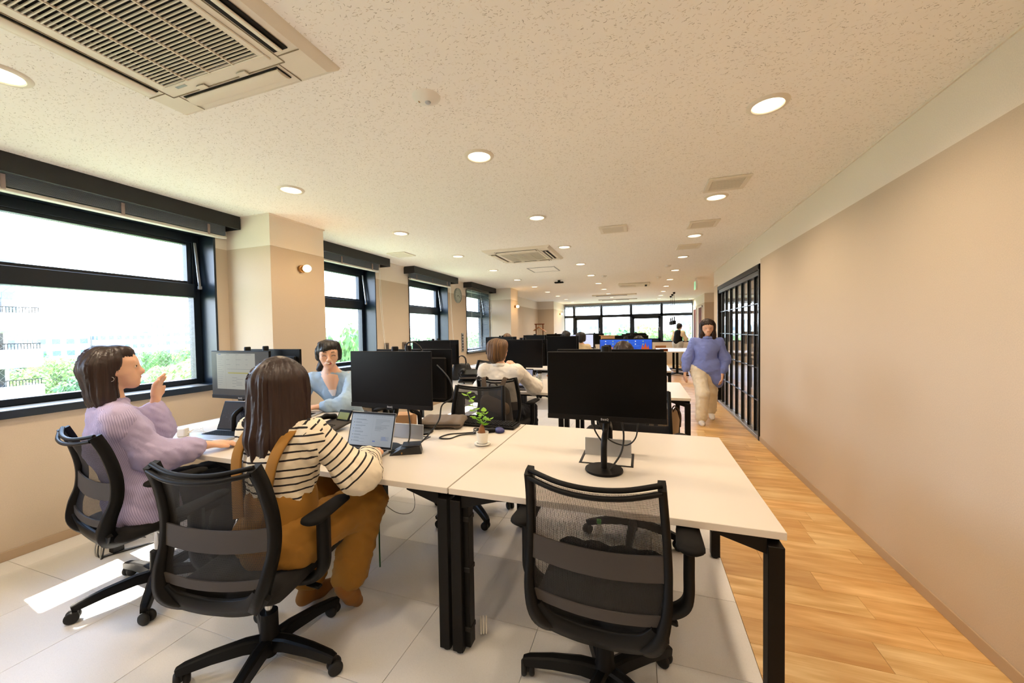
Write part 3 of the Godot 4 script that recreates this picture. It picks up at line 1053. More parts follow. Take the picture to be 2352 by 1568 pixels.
# ---------------------------------------------------------------- things on the ceiling
func build_ceiling_things() -> void:
	var ring := Shape.new()
	ring.lathe([V2(0.066, -0.002), V2(0.072, -0.010), V2(0.088, -0.008), V2(0.094, 0.0)], Transform3D(), 32)
	var ringm := ring.mesh()
	var cone := Shape.new()
	cone.lathe([V2(0.0, -0.0035), V2(0.05, -0.004), V2(0.067, -0.0055)], Transform3D(), 28)
	var conem := cone.mesh()
	for row in 3:
		for j in range(-1, 11):
			var p := V([0.601, -0.965, -2.531][row], CEIL, -0.843 - 1.395 * j)
			var names := ["downlight in the row over the corridor side of the desks", "downlight in the middle row over the desks", "downlight in the row nearest the windows"]
			var o := thing("downlight", "round recessed warm white " + names[row], "light", p, 0.0, ["corridor side downlights", "middle row downlights", "window side downlights"][row])
			part("trim_ring", ringm, M.panel_cream, o)
			part("lens", conem, M.downlight_glow, o)
			var l := SpotLight3D.new()
			l.name = "lamp"
			l.light_color = Color("#ffe4c4")
			l.light_energy = 1.2
			l.spot_range = 30.0
			l.spot_attenuation = 2.0
			l.spot_angle = 78.0
			l.spot_angle_attenuation = 0.75
			l.light_size = 0.06
			l.shadow_enabled = true
			o.add_child(l)
			l.position = V(0, -0.014, 0)
			l.rotation.x = -PI / 2
	# two lamps more at the far right, over the recess
	for p in [V(1.72, CEIL, -15.6), V(2.6, CEIL, -10.6), V(2.9, CEIL, -6.0), V(2.9, CEIL, -7.4)]:
		var o := thing("downlight", "round recessed downlight beyond the corridor wall", "light", p, 0.0, "downlights beyond the corridor wall")
		part("trim_ring", ringm, M.panel_cream, o)
		part("lens", conem, M.downlight_glow, o)
		var l := SpotLight3D.new()
		l.name = "lamp"
		l.light_color = Color("#ffe4c4")
		l.light_energy = 1.2
		l.spot_range = 30.0
		l.spot_attenuation = 2.0
		l.spot_angle = 78.0
		l.spot_angle_attenuation = 0.75
		l.light_size = 0.06
		l.shadow_enabled = true
		o.add_child(l)
		l.position = V(0, -0.014, 0)
		l.rotation.x = -PI / 2
	# cassette air conditioners
	var ac := air_conditioner("large cream ceiling cassette air conditioner with a slatted grille above the seated women")
	ac.position = V(-1.66, CEIL, -0.83)
	copy(ac, "air_conditioner", V(-1.6, CEIL, -5.3), 0.0, "cream ceiling cassette air conditioner beside the ceiling access hatch")
	# smaller units farther on
	var ac2 := thing("air_conditioner", "slim ceiling air unit with one grille, past the middle of the room", "air conditioner", V(-0.17, CEIL, -9.75))
	part("panel", bx(V(0.72, 0.05, 0.46), V(0, -0.025, 0), 0.012), M.panel_cream, ac2)
	part("grille", bx(V(0.36, 0.012, 0.3), V(-0.14, -0.056, 0.0), 0.003), M.slat_cream, ac2)
	part("louvre", bx(V(0.05, 0.012, 0.3), V(0.27, -0.054, 0.0), 0.003), M.vent_dark, ac2)
	for z in [-12.4, -14.3]:
		var lv := thing("line_diffuser", "long slim ceiling diffuser slot near the far windows", "vent", V(-0.82, CEIL, z), 0.0, "ceiling diffuser slots")
		part("frame", bx(V(1.35, 0.03, 0.2), V(0, -0.015, 0), 0.006), M.panel_cream, lv)
		part("slot", bx(V(0.95, 0.008, 0.1), V(-0.08, -0.032, 0), 0.002), M.vent_dark, lv)
	# access hatch
	var h := thing("ceiling_hatch", "square ceiling access hatch with a thin metal rim", "hatch", V(-1.67, CEIL, -6.72))
	var hf := Shape.new()
	for s in [-1.0, 1.0]:
		hf.box(V(0.5, 0.006, 0.02), Transform3D(Basis(), V(0, -0.003, 0.24 * s)), 0.001)
		hf.box(V(0.02, 0.006, 0.46), Transform3D(Basis(), V(0.24 * s, -0.003, 0)), 0.001)
	part("rim", hf, M.grey_metal, h)
	part("lid", bx(V(0.455, 0.004, 0.455), V(0, -0.002, 0), 0.001), M.ceiling_board, h)
	# square vents
	for e in [[V(0.62, CEIL, -3.32), "square louvred ceiling vent beside the corridor downlights, next to the wall"], [V(-0.29, CEIL, -4.35), "square ceiling vent between the middle and corridor rows of downlights"], [V(0.62, CEIL, -4.5), "square ceiling vent in the corridor row, second from the large grille"], [V(0.6, CEIL, -5.65), "small flat ceiling vent farther along the corridor row"], [V(-3.2, CEIL, -4.6), "square ceiling vent near the second valance box"]]:
		var o := thing("ceiling_vent", e[1], "vent", e[0])
		var fr := Shape.new()
		for s in [-1.0, 1.0]:
			fr.box(V(0.29, 0.014, 0.035), Transform3D(Basis(), V(0, -0.007, 0.127 * s)), 0.004)
			fr.box(V(0.035, 0.014, 0.22), Transform3D(Basis(), V(0.127 * s, -0.007, 0)), 0.004)
		part("frame", fr, M.panel_cream, o)
		part("backing", bx(V(0.22, 0.002, 0.22), V(0, -0.002, 0)), M.vent_dark, o)
		var sm := bx(V(0.22, 0.008, 0.011), Vector3.ZERO, 0.002).mesh()
		for q in 11:
			part("slat", sm, M.slat_cream, o, V(0, -0.009, -0.1 + q * 0.02))
	# emergency lamp with two small lenses
	var em := thing("emergency_lamp", "small round white emergency ceiling lamp with a clear lens", "light", V(-0.955, CEIL, -1.6))
	var es := Shape.new()
	es.lathe([V2(0.0, -0.026), V2(0.03, -0.024), V2(0.05, -0.012), V2(0.062, -0.006), V2(0.066, 0.0)], Transform3D(), 28)
	part("housing", es, M.white_plastic, em)
	var eb := Shape.new()
	eb.ball(V(0.008, -0.026, 0.0), V(0.014, 0.008, 0.014))
	part("lens", eb, M.silver, em)
	var e2 := Shape.new()
	e2.ball(V(-0.03, -0.02, 0.012), V(0.006, 0.006, 0.006), 8, 6)
	part("indicator", e2, M.brass, em)
	# dark ceiling projector or camera with a wing-like bracket
	var pj := thing("ceiling_camera", "small black camera unit hanging under the ceiling", "camera", V(-1.72, CEIL, -8.3))
	part("body", bx(V(0.2, 0.03, 0.09), V(0, -0.05, 0), 0.01), M.black_plastic, pj)
	var ps := Shape.new()
	ps.cyl(V(0, -0.04, 0), V(0, 0, 0), 0.03)
	part("mount", ps, M.black_plastic, pj)
	var lens := Shape.new()
	lens.cyl(V(0, -0.055, 0.04), V(0, -0.055, 0.065), 0.018)
	part("lens", lens, M.screen_off, pj)
	# smoke detectors
	for e in [[V(0.44, CEIL, -7.2), "small round smoke detector by the corridor downlights"], [V(0.35, CEIL, -8.7), "small round smoke detector farther along, near the exit sign"], [V(-0.72, CEIL, -8.0), "small round ceiling sensor between downlight rows"]]:
		var s := Shape.new()
		s.lathe([V2(0.0, -0.035), V2(0.025, -0.034), V2(0.045, -0.02), V2(0.05, 0.0)], Transform3D(), 20)
		solo("smoke_detector", s, M.white_plastic, e[1], "detector", e[0])
	# exit sign hanging over the corridor
	var ex := thing("exit_sign", "small hanging green and white exit sign over the corridor", "sign", V(1.14, CEIL, -9.3))
	part("stem", bx(V(0.02, 0.06, 0.02), V(0, -0.03, 0), 0.003), M.white_plastic, ex)
	part("case", bx(V(0.045, 0.2, 0.24), V(0, -0.16, 0), 0.006), M.white_plastic, ex)
	var gm := mat("exit_green", "#7fd29a", 0.4)
	gm.emission_enabled = true
	gm.emission = Color("#8fe0ae")
	gm.emission_energy_multiplier = 0.7
	part("face", bx(V(0.004, 0.17, 0.2), V(-0.0235, -0.16, 0), 0.001), gm, ex)
	# three pendant lamps over the far table
	var pd := Shape.new()
	pd.lathe([V2(0.052, 0.0), V2(0.056, 0.005), V2(0.056, 0.12), V2(0.02, 0.128), V2(0.02, 0.24), V2(0.0, 0.245)], Transform3D(), 20)
	var pdm := pd.mesh()
	for z in [-12.5, -13.2, -13.9]:
		var o := thing("pendant_lamp", "black cylinder pendant lamp hanging over the far table", "lamp", V(0.93, CEIL, z), 0.0, "pendant lamps over the far table")
		var cs := Shape.new()
		cs.lathe([V2(0.0, -0.05), V2(0.026, -0.05), V2(0.034, -0.035), V2(0.034, 0.0)], Transform3D(), 16)
		part("canopy", cs, M.black_plastic, o)
		var co := Shape.new()
		co.cyl(V(0, -0.75, 0), V(0, -0.04, 0), 0.005, -1, 6)
		part("cord", co, M.cable_black, o)
		part("shade", pdm, M.black_plastic, o, V(0, -0.98, 0))

func air_conditioner(label: String) -> Node3D:
	var o := thing("air_conditioner", label, "air conditioner")
	# panel as a ring with a sloped rim, open in the middle
	var s := Shape.new()
	var loops := [[0.475, 0.0], [0.47, -0.012], [0.44, -0.03], [0.30, -0.034]]
	for i in loops.size() - 1:
		var a: float = loops[i][0]
		var b: float = loops[i + 1][0]
		var ya: float = loops[i][1]
		var yb: float = loops[i + 1][1]
		for q in 4:
			var t := Basis(Vector3.UP, PI / 2 * q)
			var nn := (t * V(0, -(a - b), -(yb - ya)).normalized())
			nn = t * V(0, -1.0, 0.0 if i == 2 else 0.8).normalized()
			s.quad(t * V(-a, ya, a), t * V(a, ya, a), t * V(b, yb, b), t * V(-b, yb, b), nn)
	part("panel", s, M.panel_cream, o)
	# intake frame and slats: slats along x, ribs along z
	var fr := Shape.new()
	for sgn in [-1.0, 1.0]:
		fr.box(V(0.60, 0.008, 0.03), Transform3D(Basis(), V(0, -0.036, 0.285 * sgn)), 0.003)
		fr.box(V(0.03, 0.008, 0.54), Transform3D(Basis(), V(0.285 * sgn, -0.036, 0)), 0.003)
	part("intake_frame", fr, M.panel_cream, o)
	# seams round the grille and at the corner pads
	var sm0 := Shape.new()
	for sgn in [-1.0, 1.0]:
		sm0.box(V(0.664, 0.002, 0.004), Transform3D(Basis(), V(0, -0.0345, 0.332 * sgn)))
		sm0.box(V(0.004, 0.002, 0.664), Transform3D(Basis(), V(0.332 * sgn, -0.0345, 0)))
		for s2 in [-1.0, 1.0]:
			sm0.box(V(0.003, 0.0025, 0.105), Transform3D(Basis(), V(0.3 * sgn, -0.0335, 0.388 * s2)))
			sm0.box(V(0.105, 0.0025, 0.003), Transform3D(Basis(), V(0.388 * s2, -0.0335, 0.3 * sgn)))
	part("panel_seams", sm0, mat("seam_brown", "#8d8068", 0.8), o)
	part("intake_shaft", bx(V(0.56, 0.004, 0.56), V(0, -0.004, 0)), M.vent_dark, o)
	var sm := bx(V(0.54, 0.005, 0.0042), Vector3.ZERO, 0.0).mesh()
	for q in 38:
		part("slat", sm, M.slat_cream, o, V(0, -0.0365, -0.263 + q * 0.0142))
	var rm := bx(V(0.006, 0.008, 0.54), Vector3.ZERO, 0.001).mesh()
	for q in 3:
		part("rib", rm, M.panel_cream, o, V(-0.135 + q * 0.135, -0.038, 0))
	# louvres on the four sides, each in a dark slot
	for q in 4:
		var t := Basis(Vector3.UP, PI / 2 * q)
		var sl := Shape.new()
		sl.box(V(0.56, 0.004, 0.07), Transform3D(t, t * V(0, -0.0345, 0.375)), 0.001)
		var ajar := q == 1
		part("outlet_slot", sl, M.vent_dark, o)
		var lv := Shape.new()
		if ajar:
			lv.box(V(0.55, 0.008, 0.03), Transform3D(t * Basis(Vector3.RIGHT, 0.3), t * V(0, -0.041, 0.378)), 0.003)
		else:
			var sec := PackedVector2Array([V2(-0.033, 0.0), V2(-0.028, -0.008), V2(-0.012, -0.013), V2(0.012, -0.012), V2(0.028, -0.006), V2(0.033, 0.0)])
			lv.sweep(PackedVector3Array([t * V(-0.275, -0.036, 0.377), t * V(0.275, -0.036, 0.377)]), sec, Vector3.UP)
		part("louvre", lv, M.panel_cream, o)
	# catches and the label
	var c := Shape.new()
	for sgn in [-1.0, 1.0]:
		c.box(V(0.05, 0.006, 0.022), Transform3D(Basis(), V(0.12 * sgn, -0.041, -0.318)), 0.002)
	part("catch", c, M.slat_cream, o)
	part("rating_label", bx(V(0.06, 0.001, 0.012), V(-0.2, -0.0405, -0.285)), M.grey_metal, o)
	return o

func build_wall_things() -> void:
	# glowing wall lamps on the pillars
	for e in [[V(-3.2, 2.03, -2.91), Vector3.RIGHT, "globe wall lamp on the pillar beside the large window"], [V(-3.16, 2.03, -9.5), Vector3.RIGHT, "globe wall lamp on the second pillar past the lowered blind"], [V(-3.14, 2.05, -15.2), Vector3.RIGHT, "small globe wall lamp near the far end windows"]]:
		var o := thing("wall_lamp", e[2], "lamp", e[0])
		var s := Shape.new()
		s.cyl(V(0, 0, 0), V(0.03, 0, 0), 0.036, 0.036, 20)
		s.cyl(V(0.03, 0, 0), V(0.05, 0, 0), 0.026, 0.022, 16)
		part("mount", s, M.brass, o)
		var b := Shape.new()
		b.ball(V(0.085, 0, 0), V(0.042, 0.036, 0.036), 18, 12)
		part("globe", b, M.bulb_glow, o)
		var l := OmniLight3D.new()
		l.name = "lamp"
		l.light_color = Color("#ffc476")
		l.light_energy = 0.07
		l.omni_range = 20.0
		l.omni_attenuation = 2.0
		l.light_size = 0.03
		l.shadow_enabled = true
		o.add_child(l)
		l.position = V(0.085, 0, 0)
	# clock
	var c := thing("wall_clock", "round grey-green wall clock between two windows", "clock", V(WALL_L + 0.0, 2.17, -7.4))
	var cs := Shape.new()
	var t := Transform3D(Basis(Vector3.BACK, -PI / 2), Vector3.ZERO)
	cs.lathe([V2(0.0, 0.02), V2(0.138, 0.02), V2(0.142, 0.034), V2(0.155, 0.034), V2(0.16, 0.02), V2(0.16, 0.0)].slice(0), t, 36)
	part("case", cs, mat("clock_rim", "#8f968c", 0.5), c)
	var cf := Shape.new()
	cf.cyl(V(0.019, 0, 0), V(0.0235, 0, 0), 0.139, -1, 36)
	part("face", cf, mat("clock_face", "#a8b0a4", 0.6), c)
	var marks := Shape.new()
	for k in 12:
		var a := TAU * k / 12.0
		marks.box(V(0.002, 0.022 if k % 3 == 0 else 0.014, 0.005), Transform3D(Basis(Vector3.RIGHT, a), V(0.0245, 0, 0) + Basis(Vector3.RIGHT, a) * V(0, 0.118, 0)))
	part("hour_marks", marks, M.black_plastic, c)
	for e in [[0.075, 1.9, 0.008, "hour_hand"], [0.11, -2.0, 0.006, "minute_hand"]]:
		var hs := Shape.new()
		var bb := Basis(Vector3.RIGHT, e[1])
		hs.box(V(0.002, e[0], e[2]), Transform3D(bb, V(0.026, 0, 0) + bb * V(0, float(e[0]) * 0.42, 0)))
		part(e[3], hs, M.black_plastic, c)
	# wall outlets and switch plates under the windows
	for e in [[V(WALL_L, 1.17, -4.95), "small brown wall box left of the clock window, below the cord"], [V(WALL_L, 1.17, -5.42), "small brown wall box next to the clock window frame"]]:
		var o := thing("wall_box", e[1], "wall box", e[0])
		part("plate", bx(V(0.02, 0.12, 0.1), V(0.01, 0, 0), 0.003), M.sleeve_grey, o)
		part("sockets", bx(V(0.004, 0.07, 0.05), V(0.021, 0, 0), 0.001), M.band_grey, o)
	var sw := thing("switch_plate", "tall grey panel of switches beside the lowered blind", "switch", V(WALL_L, 1.15, -7.6))
	part("plate", bx(V(0.012, 0.42, 0.1), V(0.006, 0, 0), 0.003), M.grey_metal, sw)
	for k in 6:
		part("switch", bx(V(0.008, 0.04, 0.05), V(0.014, -0.16 + k * 0.064, 0), 0.002), M.band_grey, sw)
	# wooden ornament on a black cabinet near the far left
	var cb := thing("cabinet", "low black cabinet against the far left wall", "cabinet", V(-3.3, 0, -12.6))
	part("body", bx(V(0.8, 1.24, 0.5), V(0, 0.62, 0), 0.006), M.black_plastic, cb)
	for s in [-1.0, 1.0]:
		var d := part("door", bx(V(0.38, 1.18, 0.018), V(0.195 * s, 0.63, 0.258), 0.003), M.black_soft, cb)
		part("handle", bx(V(0.012, 0.16, 0.016), V(0.04 * s, 0.68, 0.274), 0.003), M.grey_metal, d)
	var og := thing("wooden_ornament", "small wooden gate-shaped ornament with an orange roof on the black cabinet", "ornament", V(-3.28, 1.24, -12.5))
	for s in [-1.0, 1.0]:
		part("post", bx(V(0.03, 0.36, 0.03), V(0.12 * s, 0.18, 0), 0.004), M.brown_wood, og)
	part("beam", bx(V(0.34, 0.03, 0.05), V(0, 0.37, 0), 0.006), M.brown_wood, og)
	var rf := Shape.new()
	rf.box(V(0.3, 0.02, 0.2), Transform3D(Basis(Vector3.BACK, -0.6), V(0.1, 0.2, 0.03)), 0.003)
	part("roof", rf, M.oak, og)
	var rf2 := Shape.new()
	rf2.box(V(0.2, 0.02, 0.2), Transform3D(Basis(Vector3.BACK, 0.6), V(-0.1, 0.21, 0.03)), 0.003)
	part("roof", rf2, M.oak, og)

# ---------------------------------------------------------------- desks
func make_desk() -> Node3D:
	var o := thing("bench_desk", "", "desk")
	var w := BAY_W - 0.003
	var d := 1.14
	part("desktop", bx(V(w, 0.026, d), V(0, DESK - 0.013, 0), 0.0015), M.desk_white, o)
	for sx in [-1.0, 1.0]:
		for sz in [-1.0, 1.0]:
			var leg := part("leg", bx(V(0.048, 0.655, 0.055), V(sx * (w * 0.5 - 0.028), 0.3275 + 0.012, sz * (d * 0.5 - 0.03)), 0.002), M.black_metal, o)
			var ft := Shape.new()
			ft.cyl(V(sx * (w * 0.5 - 0.028), 0, sz * (d * 0.5 - 0.03)), V(sx * (w * 0.5 - 0.028), 0.014, sz * (d * 0.5 - 0.03)), 0.018)
			part("foot", ft, M.rubber, leg)
		part("end_beam", bx(V(0.048, 0.045, d - 0.115), V(sx * (w * 0.5 - 0.028), 0.668, 0), 0.002), M.black_metal, o)
		for sz in [-1.0, 1.0]:
			var g := Shape.new()
			g.prism(PackedVector2Array([V2(0, 0), V2(-0.16 * sx, 0), V2(-0.16 * sx, -0.012), V2(0, -0.06)]), 0.03, Transform3D(Basis(), V(sx * (w * 0.5 - 0.052), DESK - 0.0265, sz * (d * 0.5 - 0.03) - 0.015)))
			part("gusset", g, M.black_metal, o)
	for sz in [-1.0, 1.0]:
		part("rail", bx(V(w - 0.12, 0.04, 0.03), V(0, 0.670, 0.32 * sz), 0.002), M.black_metal, o)
	part("cable_tray", bx(V(w - 0.2, 0.06, 0.26), V(0, 0.63, 0), 0.004), M.black_metal, o)
	# wiring hatch: a black rim let into the top and a lid that stands open
	var rim := Shape.new()
	for s in [-1.0, 1.0]:
		rim.box(V(0.012, 0.004, 0.2), Transform3D(Basis(), V(0.124 * s, DESK + 0.001, 0)), 0.001)
		rim.box(V(0.26, 0.004, 0.012), Transform3D(Basis(), V(0, DESK + 0.001, 0.098 * s)), 0.001)
	part("hatch_rim", rim, M.black_metal, o)
	var lid := Shape.new()
	lid.box(V(0.235, 0.09, 0.006), Transform3D(Basis(Vector3.RIGHT, -0.1), V(0, DESK + 0.047, -0.035)), 0.002)
	part("hatch_lid", lid, M.silver, o)
	part("hatch_shelf", bx(V(0.235, 0.003, 0.11), V(0, DESK + 0.0005, 0.035), 0.001), M.desk_white, o)
	return o

# ---------------------------------------------------------------- monitor on a stand with a double bend
func make_monitor() -> Node3D:
	var o := thing("monitor", "", "monitor")
	var b := Shape.new()
	b.lathe([V2(0.0, 0.0), V2(0.085, 0.0), V2(0.088, 0.004), V2(0.086, 0.011), V2(0.02, 0.014), V2(0.0, 0.014)], Transform3D(), 32)
	part("stand_base", b, M.black_metal, o)
	var p := Shape.new()
	p.tube(curve([V(0, 0.01, 0), V(0, 0.09, 0), V(0, 0.125, -0.01), V(0, 0.15, -0.05), V(0, 0.165, -0.09), V(0, 0.2, -0.11), V(0, 0.24, -0.112), V(0, 0.52, -0.112)], 6), 0.0145, 12)
	part("pole", p, M.black_metal, o)
	var c := Shape.new()
	c.lathe([V2(0.0, 0.0), V2(0.0195, 0.0), V2(0.0205, 0.004), V2(0.0205, 0.06), V2(0.017, 0.066), V2(0.0, 0.066)], Transform3D(Basis(), V(0, 0.515, -0.112)), 18)
	part("pole_cap", c, M.black_plastic, o)
	part("mount_plate", bx(V(0.11, 0.11, 0.012), V(0, 0.38, -0.088), 0.003), M.black_metal, o)
	part("mount_clamp", bx(V(0.05, 0.06, 0.05), V(0, 0.38, -0.112), 0.006), M.black_metal, o)
	# case: slim at the rim, thicker low in the back
	var w := 0.558
	var y0 := 0.222
	var y1 := 0.556
	part("case", spn(V(-w * 0.5, y0, -0.068), V(w * 0.5, y1, -0.052), 0.003), M.black_plastic, o)
	var k := Shape.new()
	k.span(V(-w * 0.5 + 0.03, y0 + 0.02, -0.085), V(w * 0.5 - 0.03, y1 - 0.05, -0.066), 0.01)
	part("back_cover", k, M.monitor_back, o)
	var q := Shape.new()
	q.quad(V(-w * 0.5 + 0.005, y0 + 0.026, -0.0515), V(w * 0.5 - 0.005, y0 + 0.026, -0.0515), V(w * 0.5 - 0.005, y1 - 0.006, -0.0515), V(-w * 0.5 + 0.005, y1 - 0.006, -0.0515), V(0, 0, 1))
	# texture runs from the top left
	for e in q.uv.size():
		q.uv[e].y = 1.0 - q.uv[e].y
	part("display", q, M.screen_off, o)
	part("chin", spn(V(-w * 0.5, y0, -0.0525), V(w * 0.5, y0 + 0.024, -0.0495), 0.001), M.monitor_back, o)
	part("sensor", spn(V(-0.026, y0 - 0.011, -0.066), V(0.026, y0 + 0.001, -0.05), 0.003), M.black_plastic, o)
	part("badge", lettering("BenQ", 0.011, 0.0008), M.silver, o, V(0, y0 + 0.008, -0.0492))
	var bk := part("back_badge", lettering("BenQ", 0.034, 0.001), M.band_grey, o, V(0, y1 - 0.088, -0.0856))
	bk.rotation.y = PI
	return o

var letters := {}
func lettering(text: String, high: float, deep: float) -> TextMesh:
	var key := text + str(high)
	if not letters.has(key):
		var f := SystemFont.new()
		f.font_names = PackedStringArray(["Droid Sans"])
		f.font_weight = 700
		var t := TextMesh.new()
		t.font = f
		t.text = text
		t.font_size = 32
		t.pixel_size = high / 24.0
		t.depth = deep
		letters[key] = t
	return letters[key]

# ---------------------------------------------------------------- chair
func make_chair() -> Node3D:
	var o := thing("office_chair", "", "chair")
	# star base
	var lg := Shape.new()
	var sec := PackedVector2Array([V2(-0.026, -0.02), V2(0.026, -0.02), V2(0.022, 0.018), V2(0.012, 0.022), V2(-0.012, 0.022), V2(-0.022, 0.018)])
	lg.sweep(PackedVector3Array([V(0, 0.088, -0.02), V(0, 0.095, -0.09), V(0, 0.088, -0.2), V(0, 0.074, -0.29), V(0, 0.068, -0.315)]), sec, Vector3.UP, PackedFloat32Array([1.15, 1.05, 0.9, 0.78, 0.6]), false)
	var lgm := lg.mesh()
	var ca := Shape.new()
	for s in [-1.0, 1.0]:
		ca.lathe([V2(0.0, -0.011), V2(0.022, -0.011), V2(0.027, -0.007), V2(0.0285, 0.0), V2(0.027, 0.007), V2(0.022, 0.011), V2(0.0, 0.011)], Transform3D(Basis(Vector3.BACK, PI / 2), V(0.0155 * s, 0.0285, 0.012)), 20)
	ca.box(V(0.012, 0.036, 0.03), Transform3D(Basis(), V(0, 0.042, 0.006)), 0.004)
	ca.cyl(V(0, 0.04, 0), V(0, 0.075, 0), 0.007)
	var cam := ca.mesh()
	for k in 5:
		var a := TAU * k / 5.0
		var bl := part("base_leg", lgm, M.black_plastic, o)
		bl.rotation.y = a
		var c := part("caster", cam, M.rubber, bl, V(0, 0, -0.3))
		c.rotation.y = 0.7 + k * 1.1
	var hub := Shape.new()
	hub.lathe([V2(0.0, 0.03), V2(0.026, 0.03), V2(0.027, 0.06), V2(0.045, 0.07), V2(0.046, 0.105), V2(0.034, 0.12), V2(0.033, 0.215), V2(0.0, 0.215)], Transform3D(), 20)
	part("hub", hub, M.black_plastic, o)
	var gl := Shape.new()
	gl.cyl(V(0, 0.2, 0), V(0, 0.36, 0), 0.0145)
	part("gas_lift", gl, M.chrome, o)
	part("mechanism", bx(V(0.16, 0.055, 0.26), V(0, 0.372, 0.02), 0.015), M.black_plastic, o)
	var lv := Shape.new()
	lv.tube(PackedVector3Array([V(0.07, 0.37, 0.02), V(0.16, 0.365, 0.02), V(0.21, 0.36, 0.02)]), 0.006)
	lv.box(V(0.06, 0.012, 0.03), Transform3D(Basis(Vector3.BACK, -0.2), V(0.225, 0.356, 0.02)), 0.005)
	part("lever", lv, M.black_plastic, o)
	# seat pad, rounded
	var fl := Flesh.new()
	fl.k = 50.0
	for x in [-0.17, -0.06, 0.06, 0.17]:
		fl.bone(V(x, 0.432, -0.19), V(x, 0.425, 0.17), 0.055, 0.055, Vector3.UP, 1.55)
	var st := Shape.new()
	fl.into(st, 0.016)
	part("seat", st, M.charcoal_fabric, o)
	# back frame: two side ribbons that sweep under the seat, and a rail across the top
	var sf := PackedVector2Array([V2(-0.013, -0.026), V2(0.013, -0.026), V2(0.015, 0.0), V2(0.013, 0.026), V2(-0.013, 0.026), V2(-0.015, 0.0)])
	for s in [-1.0, 1.0]:
		var fr := Shape.new()
		var path := curve([V(0.2 * s, 0.93, 0.275), V(0.207 * s, 0.84, 0.24), V(0.215 * s, 0.72, 0.215), V(0.218 * s, 0.62, 0.218), V(0.21 * s, 0.53, 0.245), V(0.185 * s, 0.455, 0.25), V(0.14 * s, 0.405, 0.2), V(0.09 * s, 0.382, 0.11), V(0.055 * s, 0.376, 0.02)], 6)
		var grow := PackedFloat32Array()
		for q in path.size():
			grow.append(0.85 + 0.5 * smoothstep(0.35, 0.75, float(q) / path.size()))
		fr.sweep(path, sf, V(0, 0.35, -1), grow, true)
		part("back_frame", fr, M.black_plastic, o)
	for dy in [0.0, -0.02]:
		var tr := Shape.new()
		tr.tube(curve([V(-0.2, 0.932 + dy, 0.277 - dy * 0.6), V(-0.1, 0.915 + dy, 0.305 - dy * 0.6), V(0, 0.909 + dy, 0.313 - dy * 0.6), V(0.1, 0.915 + dy, 0.305 - dy * 0.6), V(0.2, 0.932 + dy, 0.277 - dy * 0.6)], 6), 0.0085, 8)
		part("top_rail", tr, M.black_plastic, o)
	var bb := Shape.new()
	bb.sweep(curve([V(-0.195, 0.475, 0.252), V(-0.15, 0.43, 0.245), V(-0.07, 0.405, 0.235), V(0, 0.4, 0.232), V(0.07, 0.405, 0.235), V(0.15, 0.43, 0.245), V(0.195, 0.475, 0.252)], 5), PackedVector2Array([V2(-0.01, -0.034), V2(0.01, -0.03), V2(0.012, 0.0), V2(0.008, 0.034), V2(-0.008, 0.034), V2(-0.012, 0.0)]), V(0, 1, 0.25))
	part("bottom_bridge", bb, M.black_plastic, o)
	# the woven back
	var g: Array = []
	var rowsy := [0.915, 0.87, 0.8, 0.72, 0.65, 0.58, 0.53, 0.49]
	for y in rowsy:
		var line := PackedVector3Array()
		for q in 9:
			var u := -1.0 + 0.25 * q
			line.append(back_at(u, y, 0.0))
		g.append(line)
	var ms := Shape.new()
	ms.sheet(g, 0.0, false)
	part("mesh_back", ms, M.chair_mesh, o)
	for e in [[0.62, 0.7, 0.012, "lumbar_band", "band_grey"], [0.497, 0.53, 0.004, "lower_band", "band_grey"]]:
		var gb: Array = []
		for i in 4:
			var y: float = lerpf(e[0], e[1], i / 3.0)
			var line := PackedVector3Array()
			for q in 9:
				var u := -0.97 + 0.2425 * q
				line.append(back_at(u, y - (1.0 - u * u) * 0.015, e[2]))
			gb.append(line)
		var sb := Shape.new()
		sb.sheet(gb, 0.006)
		part(e[3], sb, M[e[4]], o)
	# arms
	for s in [-1.0, 1.0]:
		var ap := Shape.new()
		var asec := PackedVector2Array([V2(-0.014, -0.026), V2(0.014, -0.026), V2(0.018, 0.0), V2(0.014, 0.026), V2(-0.014, 0.026), V2(-0.018, 0.0)])
		ap.sweep(curve([V(0.12 * s, 0.385, 0.03), V(0.2 * s, 0.39, 0.03), V(0.255 * s, 0.41, 0.03), V(0.285 * s, 0.46, 0.04), V(0.288 * s, 0.55, 0.04), V(0.288 * s, 0.655, 0.04)], 5), asec, V(0, 0, 1))
		part("arm_post", ap, M.black_plastic, o)
		var pf := Flesh.new()
		pf.k = 90.0
		pf.bone(V(0.29 * s, 0.672, -0.08), V(0.288 * s, 0.672, 0.1), 0.038, 0.046, Vector3.UP, 2.6)
		var pdd := Shape.new()
		pf.into(pdd, 0.009)
		part("arm_pad", pdd, M.black_soft, o)
	return o

# where the chair back lies: u from -1 to 1 across, y height
func back_at(u: float, y: float, out: float) -> Vector3:
	var ys := [0.45, 0.53, 0.62, 0.72, 0.84, 0.93]
	var zs := [0.25, 0.245, 0.218, 0.215, 0.24, 0.275]
	var ws := [0.185, 0.205, 0.212, 0.209, 0.2, 0.195]
	var k := 0
	while k < 4 and y > ys[k + 1]:
		k += 1
	var t := clampf((y - ys[k]) / (ys[k + 1] - ys[k]), 0.0, 1.0)
	var bow := 0.012 + 0.024 * clampf((y - 0.7) / 0.2, 0.0, 1.0)
	return V(u * lerpf(ws[k], ws[k + 1], t), y - (1.0 - u * u) * 0.02 * clampf((y - 0.75) / 0.16, 0.0, 1.0), lerpf(zs[k], zs[k + 1], t) + (1.0 - u * u) * bow + out)

